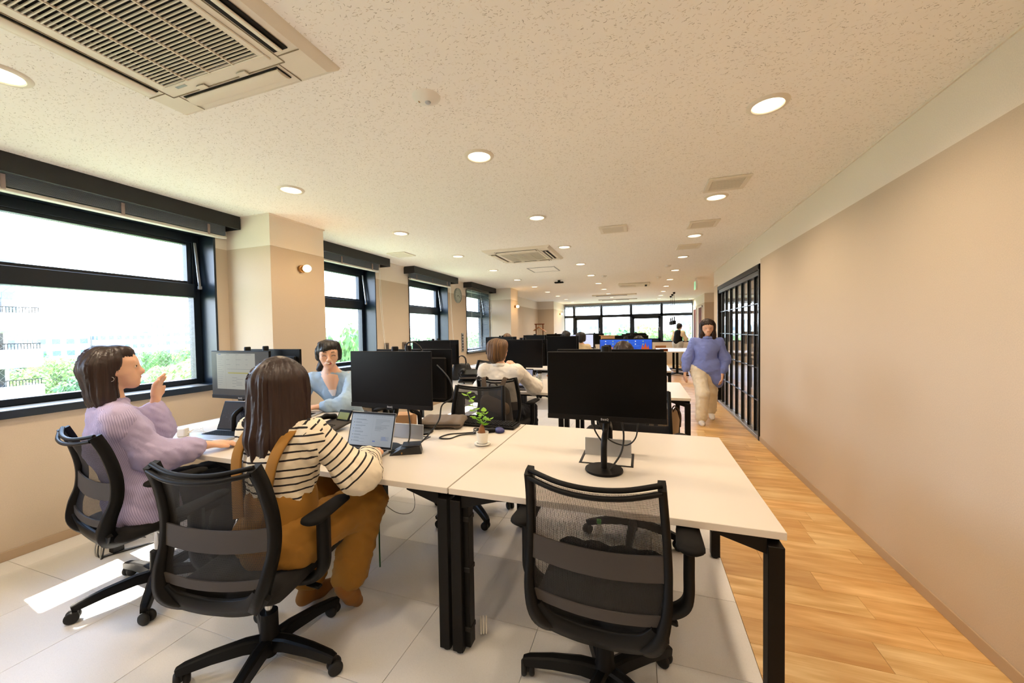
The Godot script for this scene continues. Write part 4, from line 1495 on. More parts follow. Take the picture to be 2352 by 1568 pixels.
# ---------------------------------------------------------------- pictures shown on screens
func screen_mat(called: String, im: Image, glow: float) -> StandardMaterial3D:
	var m := mat(called, "#101010", 0.25)
	var t := tex(im)
	m.emission_enabled = true
	m.emission = Color.WHITE
	m.emission_operator = BaseMaterial3D.EMISSION_OP_MULTIPLY
	m.emission_texture = t
	m.emission_energy_multiplier = glow
	return m

func page_image() -> Image:
	var im := Image.create(560, 320, false, Image.FORMAT_RGB8)
	im.fill(Color("#4a4c4e"))
	im.fill_rect(Rect2i(52, 14, 380, 262), Color("#b9b8ad"))
	rng.seed = 5
	for k in 15:
		im.fill_rect(Rect2i(60, 22 + k * 16, rng.randi_range(30, 66), 2), Color("#8b8d92"))
	for k in 9:
		im.fill_rect(Rect2i(150 + (k % 3) * 95, 22 + (k / 3) * 36, rng.randi_range(20, 60), 2), Color("#85878c"))
	im.fill_rect(Rect2i(140, 14, 1, 262), Color("#96968e"))
	im.fill_rect(Rect2i(250, 20, 1, 110), Color("#96968e"))
	im.fill_rect(Rect2i(155, 128, 270, 2), Color("#85878c"))
	im.fill_rect(Rect2i(165, 152, 265, 9), Color("#b5ad5a"))
	for k in 7:
		im.fill_rect(Rect2i(205 + (k % 2) * 40, 190 + k * 11, rng.randi_range(25, 110), 2), Color("#7c7e84"))
	im.fill_rect(Rect2i(70, 18, 26, 4), Color("#6d7fb5"))
	return im

func mail_image() -> Image:
	var im := Image.create(480, 300, false, Image.FORMAT_RGB8)
	im.fill(Color("#9a9ea2"))
	rng.seed = 6
	im.fill_rect(Rect2i(0, 0, 480, 10), Color("#6f7377"))
	for k in 14:
		im.fill_rect(Rect2i(30 + k * 26, 20, rng.randi_range(6, 18), 3), Color("#777b80"))
	im.fill_rect(Rect2i(0, 30, 480, 1), Color("#868a8e"))
	for k in 8:
		var y := 52 + k * 29
		im.fill_rect(Rect2i(50, y, rng.randi_range(60, 120), 5), Color("#63676c"))
		im.fill_rect(Rect2i(50, y + 10, rng.randi_range(80, 170), 3), Color("#7d8186"))
		im.fill_rect(Rect2i(30, y, 8, 8), Color("#34373b") if k % 2 else Color("#5d6f9c"))
	im.fill_rect(Rect2i(250, 40, 1, 240), Color("#85898d"))
	for k in 9:
		im.fill_rect(Rect2i(280, 48 + k * 13, rng.randi_range(50, 160), 3), Color("#74787d"))
	im.fill_rect(Rect2i(282, 118, 70, 26), Color("#8c9094"))
	im.fill_rect(Rect2i(360, 205, 90, 40), Color("#8f949c"))
	for k in 4:
		im.fill_rect(Rect2i(366, 210 + k * 9, rng.randi_range(40, 80), 3), Color("#5c6ea6"))
	im.fill_rect(Rect2i(270, 250, 30, 10), Color("#5262a5"))
	return im

func night_image() -> Image:
	var im := Image.create(300, 190, false, Image.FORMAT_RGB8)
	im.fill(Color("#1d1c22"))
	rng.seed = 8
	for k in 420:
		var p := Vector2i(int(clampf(rng.randfn(160, 60), 0, 299)), int(clampf(rng.randfn(110, 34), 0, 189)))
		im.fill_rect(Rect2i(p.x, p.y, rng.randi_range(1, 3), rng.randi_range(1, 2)), Color("#4d5870").lerp(Color("#c8c4cf"), rng.randf() * 0.6))
	return im

func sea_image() -> Image:
	var im := Image.create(400, 230, false, Image.FORMAT_RGB8)
	rng.seed = 9
	for y in 230:
		for x in 400:
			im.set_pixel(x, y, Color("#2a5fd6").lerp(Color("#103a9c"), y / 230.0))
	# soft streaks
	for k in 24:
		var y := rng.randi_range(4, 120)
		im.fill_rect(Rect2i(rng.randi_range(0, 300), y, rng.randi_range(40, 120), 2), Color("#4a83e0"))
	for e in [[250, 70, 6], [330, 40, 10], [352, 28, 12], [372, 46, 9]]:
		for y in range(e[1], 130):
			var w: int = int(e[2] * (y - e[1]) / 40.0) + 1
			im.fill_rect(Rect2i(maxi(0, e[0] - w), y, mini(w * 2, 400 - e[0] + w), 1), Color("#c4521f") if e[0] > 300 else Color("#1b2348"))
	im.fill_rect(Rect2i(300, 84, 100, 60), Color("#5a2319"))
	im.fill_rect(Rect2i(88, 62, 12, 40), Color("#c77a52"))
	for k in 12:
		im.fill_rect(Rect2i(40 + (k % 6) * 58, 10 + (k / 6) * 24, 9, 8), Color("#9fc06a") if k % 2 else Color("#cfd8e8"))
	return im

func sheet_image() -> Image:
	var im := Image.create(240, 140, false, Image.FORMAT_RGB8)
	im.fill(Color("#b9bcd8"))
	rng.seed = 10
	for k in 9:
		im.fill_rect(Rect2i(12, 10 + k * 14, rng.randi_range(60, 200), 2), Color("#8f93b5"))
	for k in 8:
		im.fill_rect(Rect2i(60 + k * 12, 60, 1, 60), Color("#9a9dbe"))
	return im

# ---------------------------------------------------------------- rows of desks, screens and chairs
func build_rows() -> void:
	var desk := make_desk()
	var desk_labels := [
		["white bench desk with an open wiring hatch in front of the empty mesh chair", "white bench desk with a potted plant and the laptop of the woman in stripes", "white bench desk by the window under the monitor that shows a document"],
		["white bench desk under the monitor with the blue seascape", "white bench desk with a clear water bottle, by the person in a white shirt", "white bench desk with a handset tray, by the windows past the pillar"]]
	var first := true
	for r in 5:
		for b in 3:
			var at := V(BAYS[b], 0, ROW0 + ROW_STEP * r)
			var label: String = desk_labels[r][b] if r < 2 else "white bench desk in the rows behind the seascape monitor"
			if first:
				desk.position = at
				desk.set_meta("label", label)
				first = false
			else:
				copy(desk, "bench_desk", at, 0.0, label, "" if r < 2 else "desks in the rear rows")
	# monitors
	var page := screen_mat("screen_page", page_image(), 0.62)
	var sea := screen_mat("screen_sea", sea_image(), 1.0)
	var sheet := screen_mat("screen_sheet", sheet_image(), 1.5)
	var front := [
		["black monitor on a disc stand in front of the empty mesh chair", "switched-off black monitor behind the open laptop of the woman in stripes", "monitor showing a document page with a yellow line"],
		["monitor showing a bright blue seascape", "switched-off monitor in front of the person in a white shirt", "switched-off monitor beside the window that faces the wall clock"]]
	var back := [
		["monitor turned away, directly behind the screen of the empty mesh chair's desk", "monitor turned away with a cable looping beside the grey laptop sleeve", "monitor seen from behind with a dark logo, next to the smiling woman"],
		["monitor turned away behind the blue seascape screen", "monitor turned away, back to back with the screen of the person in a white shirt", "monitor turned away near the handset tray and the clock window"]]
	var mon := make_monitor()
	first = true
	for r in 5:
		for b in 3:
			for side in 2:
				var at := V(BAYS[b], DESK, ROW0 + ROW_STEP * r + (0.18 if side == 0 else -0.18))
				var label: String = (front if side == 0 else back)[r][b] if r < 2 else ("monitor facing the corridor end, in the rear desk rows" if side == 0 else "monitor turned away in the rear desk rows")
				if r == 3 and b == 1 and side == 0:
					label = "monitor showing a pale lilac sheet in front of two dark-haired people"
				var o: Node3D = mon
				if first:
					mon.position = at
					mon.set_meta("label", label)
					first = false
				else:
					o = copy(mon, "monitor", at, 0.0 if side == 0 else PI, label, "" if r < 2 or "lilac" in label else ("rear row monitors, front side" if side == 0 else "rear row monitors, far side"))
				var d: MeshInstance3D = o.get_node("display")
				if side == 0:
					if r == 0 and b == 2: d.material_override = page
					if r == 1 and b == 0: d.material_override = sea
					if r == 3 and b == 1: d.material_override = sheet
	# chairs: place, turn, spin of the star base, label
	var chair := make_chair()
	first = true
	for e in [
		[V(-0.14, 0, -1.44), -0.03, 0.42, "empty black mesh office chair with dark armrests"],
		[V(-1.5, 0, -1.155), 0.2, 0.42, "black mesh office chair under the woman in the striped top"],
		[V(-2.52, 0, -1.31), -0.14, 0.0, "black mesh office chair under the woman in the lavender shirt"],
		[V(-1.25, 0, -2.62), PI + 0.1, 0.3, "black office chair pushed in behind the keyboard and the plant"],
		[V(-0.06, 0, -2.66), PI - 0.15, 0.9, "black office chair pushed in on the far side of the empty seat's desk"],
		[V(-2.62, 0, -3.0), PI, 0.5, "black office chair under the smiling woman in a pale blue cardigan"],
		[V(-1.33, 0, -3.72), -0.06, 0.2, "black office chair with a dark backpack hung on it"],
		[V(-0.17, 0, -3.78), 0.0, 0.6, "black office chair in front of the blue seascape monitor"],
		[V(-2.3, 0, -5.2), PI - 0.2, 0.1, "black mesh office chair across the desk beside the black handbag"],
		[V(-1.4, 0, -9.0), 0.0, 0.1, "black office chair in front of the lilac screen"],
		[V(-0.1, 0, -6.2), 0.1, 0.3, "black office chair behind the seascape screen, in the next row"],
		[V(-2.7, 0, -7.75), PI, 0.3, "black office chair on the far side of the third row by the windows"]]:
		var o: Node3D = chair
		if first:
			chair.position = e[0]
			chair.rotation.y = e[1]
			chair.set_meta("label", e[3])
			first = false
		else:
			o = copy(chair, "office_chair", e[0], e[1], e[3])
		for c in o.get_children():
			if c.name.begins_with("base_leg"):
				c.rotation.y += e[2]

# ---------------------------------------------------------------- small things on and under the desks
func make_laptop(label: String, at: Vector3, turn: float, tilt: float, shown: Material, body: Material, w := 0.3, d := 0.205, hgt := 0.2) -> Node3D:
	var o := thing("laptop", label, "laptop", at, turn)
	part("base", bx(V(w, 0.014, d), V(0, 0.008, 0), 0.004), body, o)
	part("keyboard_well", bx(V(w * 0.9, 0.001, d * 0.48), V(0, 0.0152, -d * 0.16)), M.black_plastic, o)
	var ks := Shape.new()
	for r in 6:
		for c in 14:
			ks.box(V(w * 0.9 / 14.0 - 0.003, 0.002, d * 0.48 / 6.0 - 0.003), Transform3D(Basis(), V(-w * 0.45 + w * 0.9 / 14.0 * (c + 0.5), 0.0168, -d * 0.16 - d * 0.24 + d * 0.08 * (r + 0.5))))
	part("keys", ks, M.black_soft, o)
	part("trackpad", bx(V(w * 0.36, 0.0008, d * 0.3), V(0, 0.0153, d * 0.3)), body, o)
	var lid := Node3D.new()
	var lt := Transform3D(Basis(Vector3.RIGHT, -tilt), V(0, 0.014, -d * 0.5 + 0.004))
	var ls := Shape.new()
	ls.box(V(w, hgt, 0.006), lt * Transform3D(Basis(), V(0, hgt * 0.5, -0.003)), 0.003)
	var l := part("lid", ls, body, o)
	var bz := Shape.new()
	bz.box(V(w - 0.004, hgt - 0.004, 0.001), lt * Transform3D(Basis(), V(0, hgt * 0.5, 0.0004)), 0.0)
	part("bezel", bz, M.black_plastic, l)
	var q := Shape.new()
	var n := lt.basis * Vector3.BACK
	q.quad(lt * V(-w * 0.5 + 0.008, 0.012, 0.0012), lt * V(w * 0.5 - 0.008, 0.012, 0.0012), lt * V(w * 0.5 - 0.008, hgt - 0.012, 0.0012), lt * V(-w * 0.5 + 0.008, hgt - 0.012, 0.0012), n)
	for e in q.uv.size():
		q.uv[e].y = 1.0 - q.uv[e].y
	part("display", q, shown, l)
	lid.free()
	return o

func cable(label: String, pts: Array, r: float, m: Material, called := "cable") -> void:
	var s := Shape.new()
	s.tube(curve(pts, 8), r, 7)
	solo(called, s, m, label, "cable")

func build_small_things() -> void:
	make_laptop("open silver laptop with a message list on screen, under the striped sleeve", V(-1.465, DESK, -1.655), 0.02, 0.28, screen_mat("screen_mail", mail_image(), 0.75), M.silver)
	make_laptop("open silver laptop with a dark night picture, beside the lavender sleeve", V(-2.62, DESK, -1.72), 0.1, 0.34, screen_mat("screen_night", night_image(), 0.55), M.silver)
	var l3 := sheet_image()
	l3.fill_rect(Rect2i(0, 0, 110, 140), Color("#55595c"))
	make_laptop("open dark laptop beside the clear water bottle", V(-1.36, DESK, -4.12), 0.0, 0.2, screen_mat("screen_split", l3, 0.5), M.band_grey, 0.32, 0.22, 0.21)
	make_laptop("open grey laptop in front of the smiling woman", V(-2.66, DESK, -2.36), PI + 0.3, 0.5, M.screen_off, M.silver)
	# desk phone
	var ph := thing("desk_phone", "black desk phone with handset and a green display", "phone", V(-2.03, DESK, -2.06), -0.12)
	var pb := Shape.new()
	pb.box(V(0.19, 0.02, 0.2), Transform3D(Basis(Vector3.RIGHT, 0.2), V(0, 0.03, 0)), 0.006)
	part("body", pb, M.band_grey, ph)
	var kp := Shape.new()
	for r in 4:
		for c in 3:
			kp.box(V(0.014, 0.006, 0.01), Transform3D(Basis(Vector3.RIGHT, 0.2), V(0.0 + c * 0.021, 0.0325 - r * 0.0, 0.01 + r * 0.02) + V(0, 0.008 - (0.01 + r * 0.02) * 0.2, 0)), 0.002)
	part("keypad", kp, M.black_plastic, ph)
	var hs := Flesh.new()
	hs.k = 120.0
	hs.bone(V(-0.075, 0.07, -0.085), V(-0.075, 0.085, -0.02), 0.022, 0.015)
	hs.bone(V(-0.075, 0.085, -0.02), V(-0.075, 0.075, 0.05), 0.015, 0.015)
	hs.bone(V(-0.075, 0.075, 0.05), V(-0.075, 0.045, 0.095), 0.015, 0.022)
	var hsh := Shape.new()
	hs.into(hsh, 0.007)
	part("handset", hsh, M.black_plastic, ph)
	var dt := Transform3D(Basis(Vector3.RIGHT, -0.5), V(0.03, 0.085, -0.085))
	var dp := Shape.new()
	dp.box(V(0.12, 0.08, 0.014), dt, 0.004)
	var dsp := part("display_unit", dp, M.black_plastic, ph)
	var lc := Shape.new()
	lc.box(V(0.098, 0.05, 0.001), dt * Transform3D(Basis(), V(0, -0.004, 0.0075)))
	part("display_glass", lc, mat("lcd_green", "#7d8a55", 0.3), dsp)
	# plastic cup
	var cu := Shape.new()
	cu.lathe([V2(0.0, 0.002), V2(0.026, 0.002), V2(0.028, 0.004), V2(0.041, 0.1), V2(0.044, 0.104), V2(0.041, 0.106), V2(0.038, 0.1), V2(0.026, 0.006)], Transform3D(), 24)
	solo("plastic_cup", cu, M.bottle_glass, "clear plastic cup behind the silver laptop", "cup", V(-1.78, DESK, -2.16))
	# cartons and the laptop sleeve
	var bo := thing("cardboard_box", "small light brown cardboard box behind the silver laptop", "box", V(-1.56, DESK, -2.25), 0.35)
	part("carton", bx(V(0.12, 0.1, 0.14), V(0, 0.05, 0), 0.002), M.cardboard, bo)
	part("flap", bx(V(0.12, 0.003, 0.07), V(0, 0.1018, 0.035), 0.001), M.cardboard, bo)
	var wh := thing("paper_carton", "small white carton beside the brown cardboard box", "box", V(-1.68, DESK, -2.22), 0.1)
	part("carton", bx(V(0.1, 0.09, 0.08), V(0, 0.045, 0), 0.003), M.white_paper, wh)
	part("band", bx(V(0.102, 0.02, 0.082), V(0, 0.04, 0), 0.001), M.cardboard, wh)
	var sl := thing("laptop_sleeve", "grey-brown padded laptop sleeve lying under the looping cable", "bag", V(-1.34, DESK, -2.38), 0.25)
	var sf := Flesh.new()
	sf.k = 110.0
	for x in [-0.12, -0.06, 0.0, 0.06, 0.12]:
		sf.bone(V(x, 0.03, -0.085), V(x, 0.026 + 0.006 * sin(x * 40.0), 0.085), 0.04, 0.034, Vector3.UP, 1.35)
	var ssh := Shape.new()
	sf.into(ssh, 0.01)
	part("body", ssh, M.sleeve_grey, sl)
	var zp := Shape.new()
	zp.tube(curve([V(-0.15, 0.032, 0.118), V(0, 0.034, 0.124), V(0.15, 0.032, 0.118)], 6), 0.003, 6)
	part("zipper", zp, M.black_plastic, sl)
	# keyboard and mouse
	var kb := thing("keyboard", "black desktop keyboard behind the potted plant", "keyboard", V(-1.03, DESK, -2.46), -0.04)
	part("tray", bx(V(0.44, 0.018, 0.14), V(0, 0.012, 0), 0.005), M.black_plastic, kb)
	var km := bx(V(0.0155, 0.008, 0.0165), Vector3.ZERO, 0.002).mesh()
	for r in 6:
		for c in 21:
			part("key", km, M.black_soft, kb, V(-0.2 + c * 0.02, 0.024, -0.052 + r * 0.0205))
	var mo := thing("computer_mouse", "dark blue computer mouse beside the keyboard", "mouse", V(-0.893, DESK, -2.33), 0.5)
	var mf := Flesh.new()
	mf.k = 140.0
	mf.bone(V(0, 0.01, -0.02), V(0, 0.012, 0.022), 0.029, 0.032, Vector3.UP, 1.9)
	var msh := Shape.new()
	mf.into(msh, 0.006)
	part("shell", msh, mat("mouse_blue", "#2b2f6b", 0.35), mo)
	var mw := Shape.new()
	mw.cyl(V(-0.004, 0.02, -0.03), V(0.004, 0.02, -0.03), 0.008)
	part("wheel", mw, M.black_plastic, mo)
	build_plant()
	# glasses case or pouch of black leather, mouth open
	var po := thing("leather_pouch", "black leather pouch lying open beside the silver laptop", "pouch", V(-1.235, DESK, -1.78), 0.5)
	var pp := Shape.new()
	pp.prism(PackedVector2Array([V2(-0.085, 0.0), V2(0.085, 0.0), V2(0.075, 0.045), V2(-0.03, 0.03)]), 0.085, Transform3D(Basis(), V(0, 0, -0.042)))
	part("body", pp, mat("leather_black", "#17181b", 0.5), po)
	part("flap", bx(V(0.1, 0.004, 0.09), V(0.03, 0.047, 0), 0.002), M.leather_black, po)
	part("clasp", bx(V(0.008, 0.01, 0.012), V(-0.02, 0.012, 0.045), 0.002), M.brass, po)
	# charger and its leads
	var ch := thing("charger", "white square phone charger with thin leads on the desk", "charger", V(-2.88, DESK, -1.66), 0.4)
	part("brick", bx(V(0.05, 0.055, 0.05), V(0, 0.0275, 0), 0.005), M.white_plastic, ch)
	part("prongs", bx(V(0.012, 0.02, 0.004), V(-0.03, 0.03, 0), 0.001), M.silver, ch)
	var cl := Shape.new()
	for k in 4:
		cl.tube(curve([V(0.02, 0.02, 0.0), V(0.07, 0.02 + 0.01 * k, -0.03 - 0.01 * k), V(0.14, 0.006, -0.05 + 0.02 * k), V(0.2, 0.004, 0.0)], 6), 0.002, 6)
	part("leads", cl, M.white_plastic, ch)
	cable("black charging lead beside the white charger", [V(-2.84, DESK + 0.003, -1.6), V(-2.77, DESK + 0.004, -1.63), V(-2.74, DESK + 0.004, -1.7), V(-2.72, DESK + 0.004, -1.78)], 0.003, M.cable_black)
	var pen := Shape.new()
	pen.cyl(V(-0.06, 0.005, 0), V(0.05, 0.005, 0), 0.0045)
	pen.cyl(V(0.05, 0.005, 0), V(0.066, 0.005, 0), 0.0045, 0.001)
	solo("pen", pen, M.mouse_blue, "blue pen lying near the desk's window end", "pen", V(-3.0, DESK, -1.6), 0.7)
	# monitor leads on the empty desk
	var mz := ROW0 + 0.18
	cable("black lead from the screen down to the wiring hatch, right of the pole", [V(-0.1, DESK + 0.25, mz - 0.08), V(-0.085, DESK + 0.15, mz - 0.07), V(-0.1, DESK + 0.07, mz - 0.04), V(-0.15, DESK + 0.006, mz + 0.02)], 0.0045, M.cable_black)
	cable("black lead looping low between the screen and its hatch", [V(-0.02, DESK + 0.25, mz - 0.09), V(-0.03, DESK + 0.14, mz - 0.11), V(-0.08, DESK + 0.09, mz - 0.13), V(-0.16, DESK + 0.11, mz - 0.14), V(-0.2, DESK + 0.18, mz - 0.13), V(-0.22, DESK + 0.25, mz - 0.09)], 0.0035, M.cable_black)
	cable("black lead left of the pole under the empty seat's screen", [V(-0.23, DESK + 0.25, mz - 0.08), V(-0.225, DESK + 0.17, mz - 0.09), V(-0.19, DESK + 0.1, mz - 0.12)], 0.004, M.cable_black)
	cable("black lead hanging from the screen behind the silver laptop", [V(-1.3, DESK + 0.24, mz - 0.08), V(-1.255, DESK + 0.12, mz - 0.04), V(-1.25, DESK + 0.03, mz + 0.02), V(-1.36, DESK + 0.004, mz + 0.1)], 0.0045, M.cable_black)
	cable("long black lead looping beside the turned-away monitor down to the desk", [V(-1.2, 1.18, -2.07), V(-1.09, 1.1, -2.02), V(-1.06, 1.0, -2.0), V(-1.12, 0.95, -1.98), V(-1.13, 0.86, -1.95), V(-1.2, 0.76, -1.9), V(-1.24, DESK + 0.004, -1.84), V(-1.28, DESK + 0.004, -1.8)], 0.0045, M.cable_black)
	cable("black lead arching over the top of the switched-off monitor", [V(-1.36, 1.25, -2.0), V(-1.36, 1.31, -1.99), V(-1.32, 1.325, -1.99), V(-1.28, 1.3, -2.0), V(-1.26, 1.25, -2.02)], 0.005, M.cable_black)
	cable("black charger lead curled in a loop next to the plant pot", [V(-1.0, DESK + 0.006, -2.28), V(-1.1, DESK + 0.004, -2.22), V(-1.18, DESK + 0.004, -2.17), V(-1.2, DESK + 0.004, -2.08), V(-1.13, DESK + 0.004, -2.08), V(-1.1, DESK + 0.004, -2.17), V(-1.02, DESK + 0.006, -2.22)], 0.004, M.cable_black)
	var ad := thing("power_adapter", "black power adapter with a bundled lead behind the plant pot", "adapter", V(-0.98, DESK, -2.24), 0.6)
	part("block", bx(V(0.12, 0.026, 0.045), V(0.03, 0.013, -0.03), 0.005), M.black_plastic, ad)
	var bun := Shape.new()
	for k in 5:
		var ring: Array = []
		for q in 9:
			var a := TAU * q / 8.0
			ring.append(V(-0.03 + 0.024 * cos(a), 0.014 + 0.004 * k + 0.008 * sin(a + k), 0.03 * sin(a)))
		bun.tube(curve(ring, 3), 0.0025, 6)
	part("lead_bundle", bun, M.cable_black, ad)
	# second row: bottle, handset tray, handbag, backpack
	var bt := thing("water_bottle", "clear plastic water bottle with a black lid on the second desk row", "bottle", V(-1.1, DESK, -4.15))
	var bs := Shape.new()
	bs.lathe([V2(0.0, 0.002), V2(0.034, 0.0), V2(0.038, 0.006), V2(0.038, 0.15), V2(0.034, 0.168), V2(0.026, 0.178), V2(0.026, 0.186)], Transform3D(), 24)
	part("body", bs, M.bottle_glass, bt)
	var bc := Shape.new()
	bc.lathe([V2(0.0, 0.184), V2(0.03, 0.184), V2(0.031, 0.188), V2(0.031, 0.212), V2(0.028, 0.218), V2(0.0, 0.218)], Transform3D(), 20)
	part("lid", bc, M.black_plastic, bt)
	var dc := Shape.new()
	rng.seed = 31
	for k in 16:
		var a := rng.randf_range(0.3, 2.8)
		dc.box(V(0.005, 0.016, 0.001), Transform3D(Basis(Vector3.UP, PI / 2 - a) * Basis(Vector3.BACK, rng.randf_range(-0.7, 0.7)), V(cos(a) * 0.0385, rng.randf_range(0.03, 0.14), sin(a) * 0.0385)))
	part("leaf_print", dc, mat("print_green", "#3c6b44", 0.6), bt)
	var hp := thing("handset_tray", "black handset stacked on a tray stand by the windows of the second row", "phone", V(-2.1, DESK, -4.42), 0.3)
	for k in 3:
		var t := Shape.new()
		t.box(V(0.26 - 0.03 * k, 0.02, 0.17), Transform3D(Basis(Vector3.RIGHT, 0.25), V(0, 0.05 + 0.045 * k, -0.01 * k)), 0.006)
		part("tray", t, M.black_plastic if k != 1 else M.band_grey, hp)
	for s in [-1.0, 1.0]:
		var t := Shape.new()
		t.box(V(0.012, 0.16, 0.016), Transform3D(Basis(Vector3.BACK, 0.5 * s), V(-0.09 * s, 0.075, 0.06)), 0.002)
		part("stand_leg", t, M.black_plastic, hp)
	part("handset", bx(V(0.05, 0.03, 0.2), V(-0.08, 0.175, 0), 0.012), M.black_plastic, hp)
	var hb := thing("handbag", "black leather handbag with round handles on the second desk row", "bag", V(-2.35, DESK, -4.72), 0.3)
	var hf := Flesh.new()
	hf.k = 70.0
	for x in [-0.1, 0.0, 0.1]:
		hf.bone(V(x, 0.06, 0), V(x * 0.75, 0.19, 0), 0.065, 0.045, Vector3.BACK, 1.0)
	var hbs := Shape.new()
	hf.into(hbs, 0.012)
	part("body", hbs, M.leather_black, hb)
	for s in [-1.0, 1.0]:
		var hr := Shape.new()
		hr.tube(curve([V(-0.06, 0.21, 0.03 * s), V(-0.05, 0.3, 0.03 * s), V(0, 0.335, 0.03 * s), V(0.05, 0.3, 0.03 * s), V(0.06, 0.21, 0.03 * s)], 6), 0.006, 8)
		part("handle", hr, M.leather_black, hb)
	var bp := thing("backpack", "dark grey-brown backpack hung by its straps on a chair back", "bag", V(-1.33, 0.42, -3.38), 0.0)
	var bf := Flesh.new()
	bf.k = 60.0
	bf.bone(V(-0.07, 0.12, 0.02), V(-0.05, 0.36, 0.0), 0.1, 0.085, Vector3.BACK, 1.3)
	bf.bone(V(0.08, 0.12, 0.02), V(0.06, 0.36, 0.0), 0.1, 0.085, Vector3.BACK, 1.3)
	var bsh := Shape.new()
	bf.into(bsh, 0.016)
	part("bag_body", bsh, mat("pack_dark", "#231f1b", 0.85), bp)
	var fp := Flesh.new()
	fp.k = 70.0
	fp.bone(V(-0.06, 0.3, 0.075), V(0.1, 0.24, 0.075), 0.07, 0.07, Vector3.BACK, 2.2)
	var fps := Shape.new()
	fp.into(fps, 0.014)
	part("front_flap", fps, mat("pack_brown", "#4a3c2d", 0.85), bp)
	for s in [-1.0, 1.0]:
		var sp := Shape.new()
		sp.sweep(curve([V(0.06 * s, 0.36, 0.07), V(0.09 * s, 0.45, 0.06), V(0.11 * s, 0.52, 0.02), V(0.11 * s, 0.5, -0.05)], 5), PackedVector2Array([V2(-0.022, -0.004), V2(0.022, -0.004), V2(0.022, 0.004), V2(-0.022, 0.004)]), V(0, 0.3, 1))
		part("strap", sp, M.pack_brown, bp)
	var hn := Shape.new()
	hn.tube(curve([V(-0.04, 0.42, 0.05), V(-0.03, 0.47, 0.06), V(0.03, 0.47, 0.06), V(0.04, 0.42, 0.05)], 5), 0.008, 8)
	part("handle", hn, M.pack_dark, bp)
	var ws := thing("wooden_stand", "folded brown wooden stand on the desk beside the clear water bottle", "stand", V(-0.92, DESK, -4.28), 0.2)
	for k in 3:
		var w := Shape.new()
		w.box(V(0.02, 0.2, 0.025), Transform3D(Basis(Vector3.BACK, 0.75), V(-0.05 + 0.03 * k, 0.08, -0.05 * k)), 0.003)
		part("slat", w, M.oak, ws)
	part("foot", bx(V(0.2, 0.016, 0.14), V(0.02, 0.008, -0.05), 0.003), M.oak, ws)
	# under and beside the desks
	var du := thing("cable_duct", "square black cable duct strapped to the paired desk legs", "cable duct", V(-0.735, 0, -1.475))
	part("duct", bx(V(0.06, 0.63, 0.05), V(0, 0.335, 0), 0.003), M.band_grey, du)
	for y in [0.1, 0.36, 0.58]:
		part("strap", bx(V(0.066, 0.022, 0.056), V(0, y, 0), 0.003), M.rubber, du)
	du.get_node("duct").material_override = M.black_metal
	var co := thing("cable_coil", "coil of white cable at the foot of the paired desk legs", "cable", V(-0.7, 0.0, -1.55), 0.4)
	for k in 3:
		var ring: Array = []
		for q in 13:
			var a := TAU * q / 12.0
			ring.append(V(0.012 * k, 0.05 + 0.035 * sin(a), 0.022 * cos(a)))
		var rs := Shape.new()
		rs.tube(curve(ring, 3), 0.0045, 7)
		part("turn", rs, M.white_plastic, co)
	cable("green earth lead hanging down from the desk to the floor", [V(-1.39, 0.69, -1.72), V(-1.4, 0.5, -1.74), V(-1.43, 0.3, -1.78), V(-1.455, 0.12, -1.81), V(-1.47, 0.005, -1.83)], 0.0045, mat("lead_green", "#1f5a2c", 0.5))
	cable("thin grey lead drooping in a loop under the desk", [V(-1.24, 0.69, -1.75), V(-1.18, 0.5, -1.76), V(-1.2, 0.4, -1.77), V(-1.3, 0.38, -1.77), V(-1.385, 0.45, -1.75), V(-1.395, 0.55, -1.735)], 0.002, M.grey_metal)
	var pet := thing("drink_bottle", "clear drink bottle with a green cap standing on the floor under the desk", "bottle", V(-0.26, 0, -2.38))
	var ps := Shape.new()
	ps.lathe([V2(0.0, 0.004), V2(0.026, 0.0), V2(0.03, 0.008), V2(0.03, 0.11), V2(0.028, 0.14), V2(0.014, 0.17), V2(0.0125, 0.185)], Transform3D(), 20)
	part("body", ps, M.bottle_glass, pet)
	var pc := Shape.new()
	pc.lathe([V2(0.0, 0.18), V2(0.0155, 0.18), V2(0.016, 0.2), V2(0.0, 0.203)], Transform3D(), 16)
	part("cap", pc, M.green_cap, pet)
	var pw := thing("power_strip", "grey power strip with cables on the floor by the window-side desk leg", "power strip", V(-3.02, 0, -1.72), 0.25)
	part("strip", bx(V(0.4, 0.035, 0.06), V(0, 0.018, 0), 0.008), M.grey_metal, pw)
	for k in 4:
		part("plug", bx(V(0.03, 0.03, 0.03), V(-0.14 + k * 0.09, 0.05, 0), 0.004), M.black_plastic, pw)
	for k in 4:
		cable("tangled cable on the floor by the window-side desk leg", [V(-3.2, 0.02, -1.6), V(-3.3 - 0.02 * k, 0.05 + 0.02 * k, -1.5), V(-3.32, 0.09 + 0.01 * k, -1.42 - 0.015 * k), V(-3.26 + 0.02 * k, 0.006, -1.38), V(-3.2, 0.006, -1.46 + 0.02 * k), V(-3.1, 0.006, -1.6)], 0.004, M.cable_black if k % 2 else M.grey_metal, "floor_cable")
	for c in get_children():
		if c.name.begins_with("floor_cable"):
			c.set_meta("group", "tangled floor cables")
	# tan bag by the second row's corridor end
	var tb := thing("tote_bag", "beige tote bag standing on the floor by the end of the second desk row", "bag", V(0.24, 0, -4.95), 0.1)
	var ts := Shape.new()
	var prof := [[0.0, 0.15, 0.08], [0.3, 0.17, 0.09], [0.4, 0.15, 0.05]]
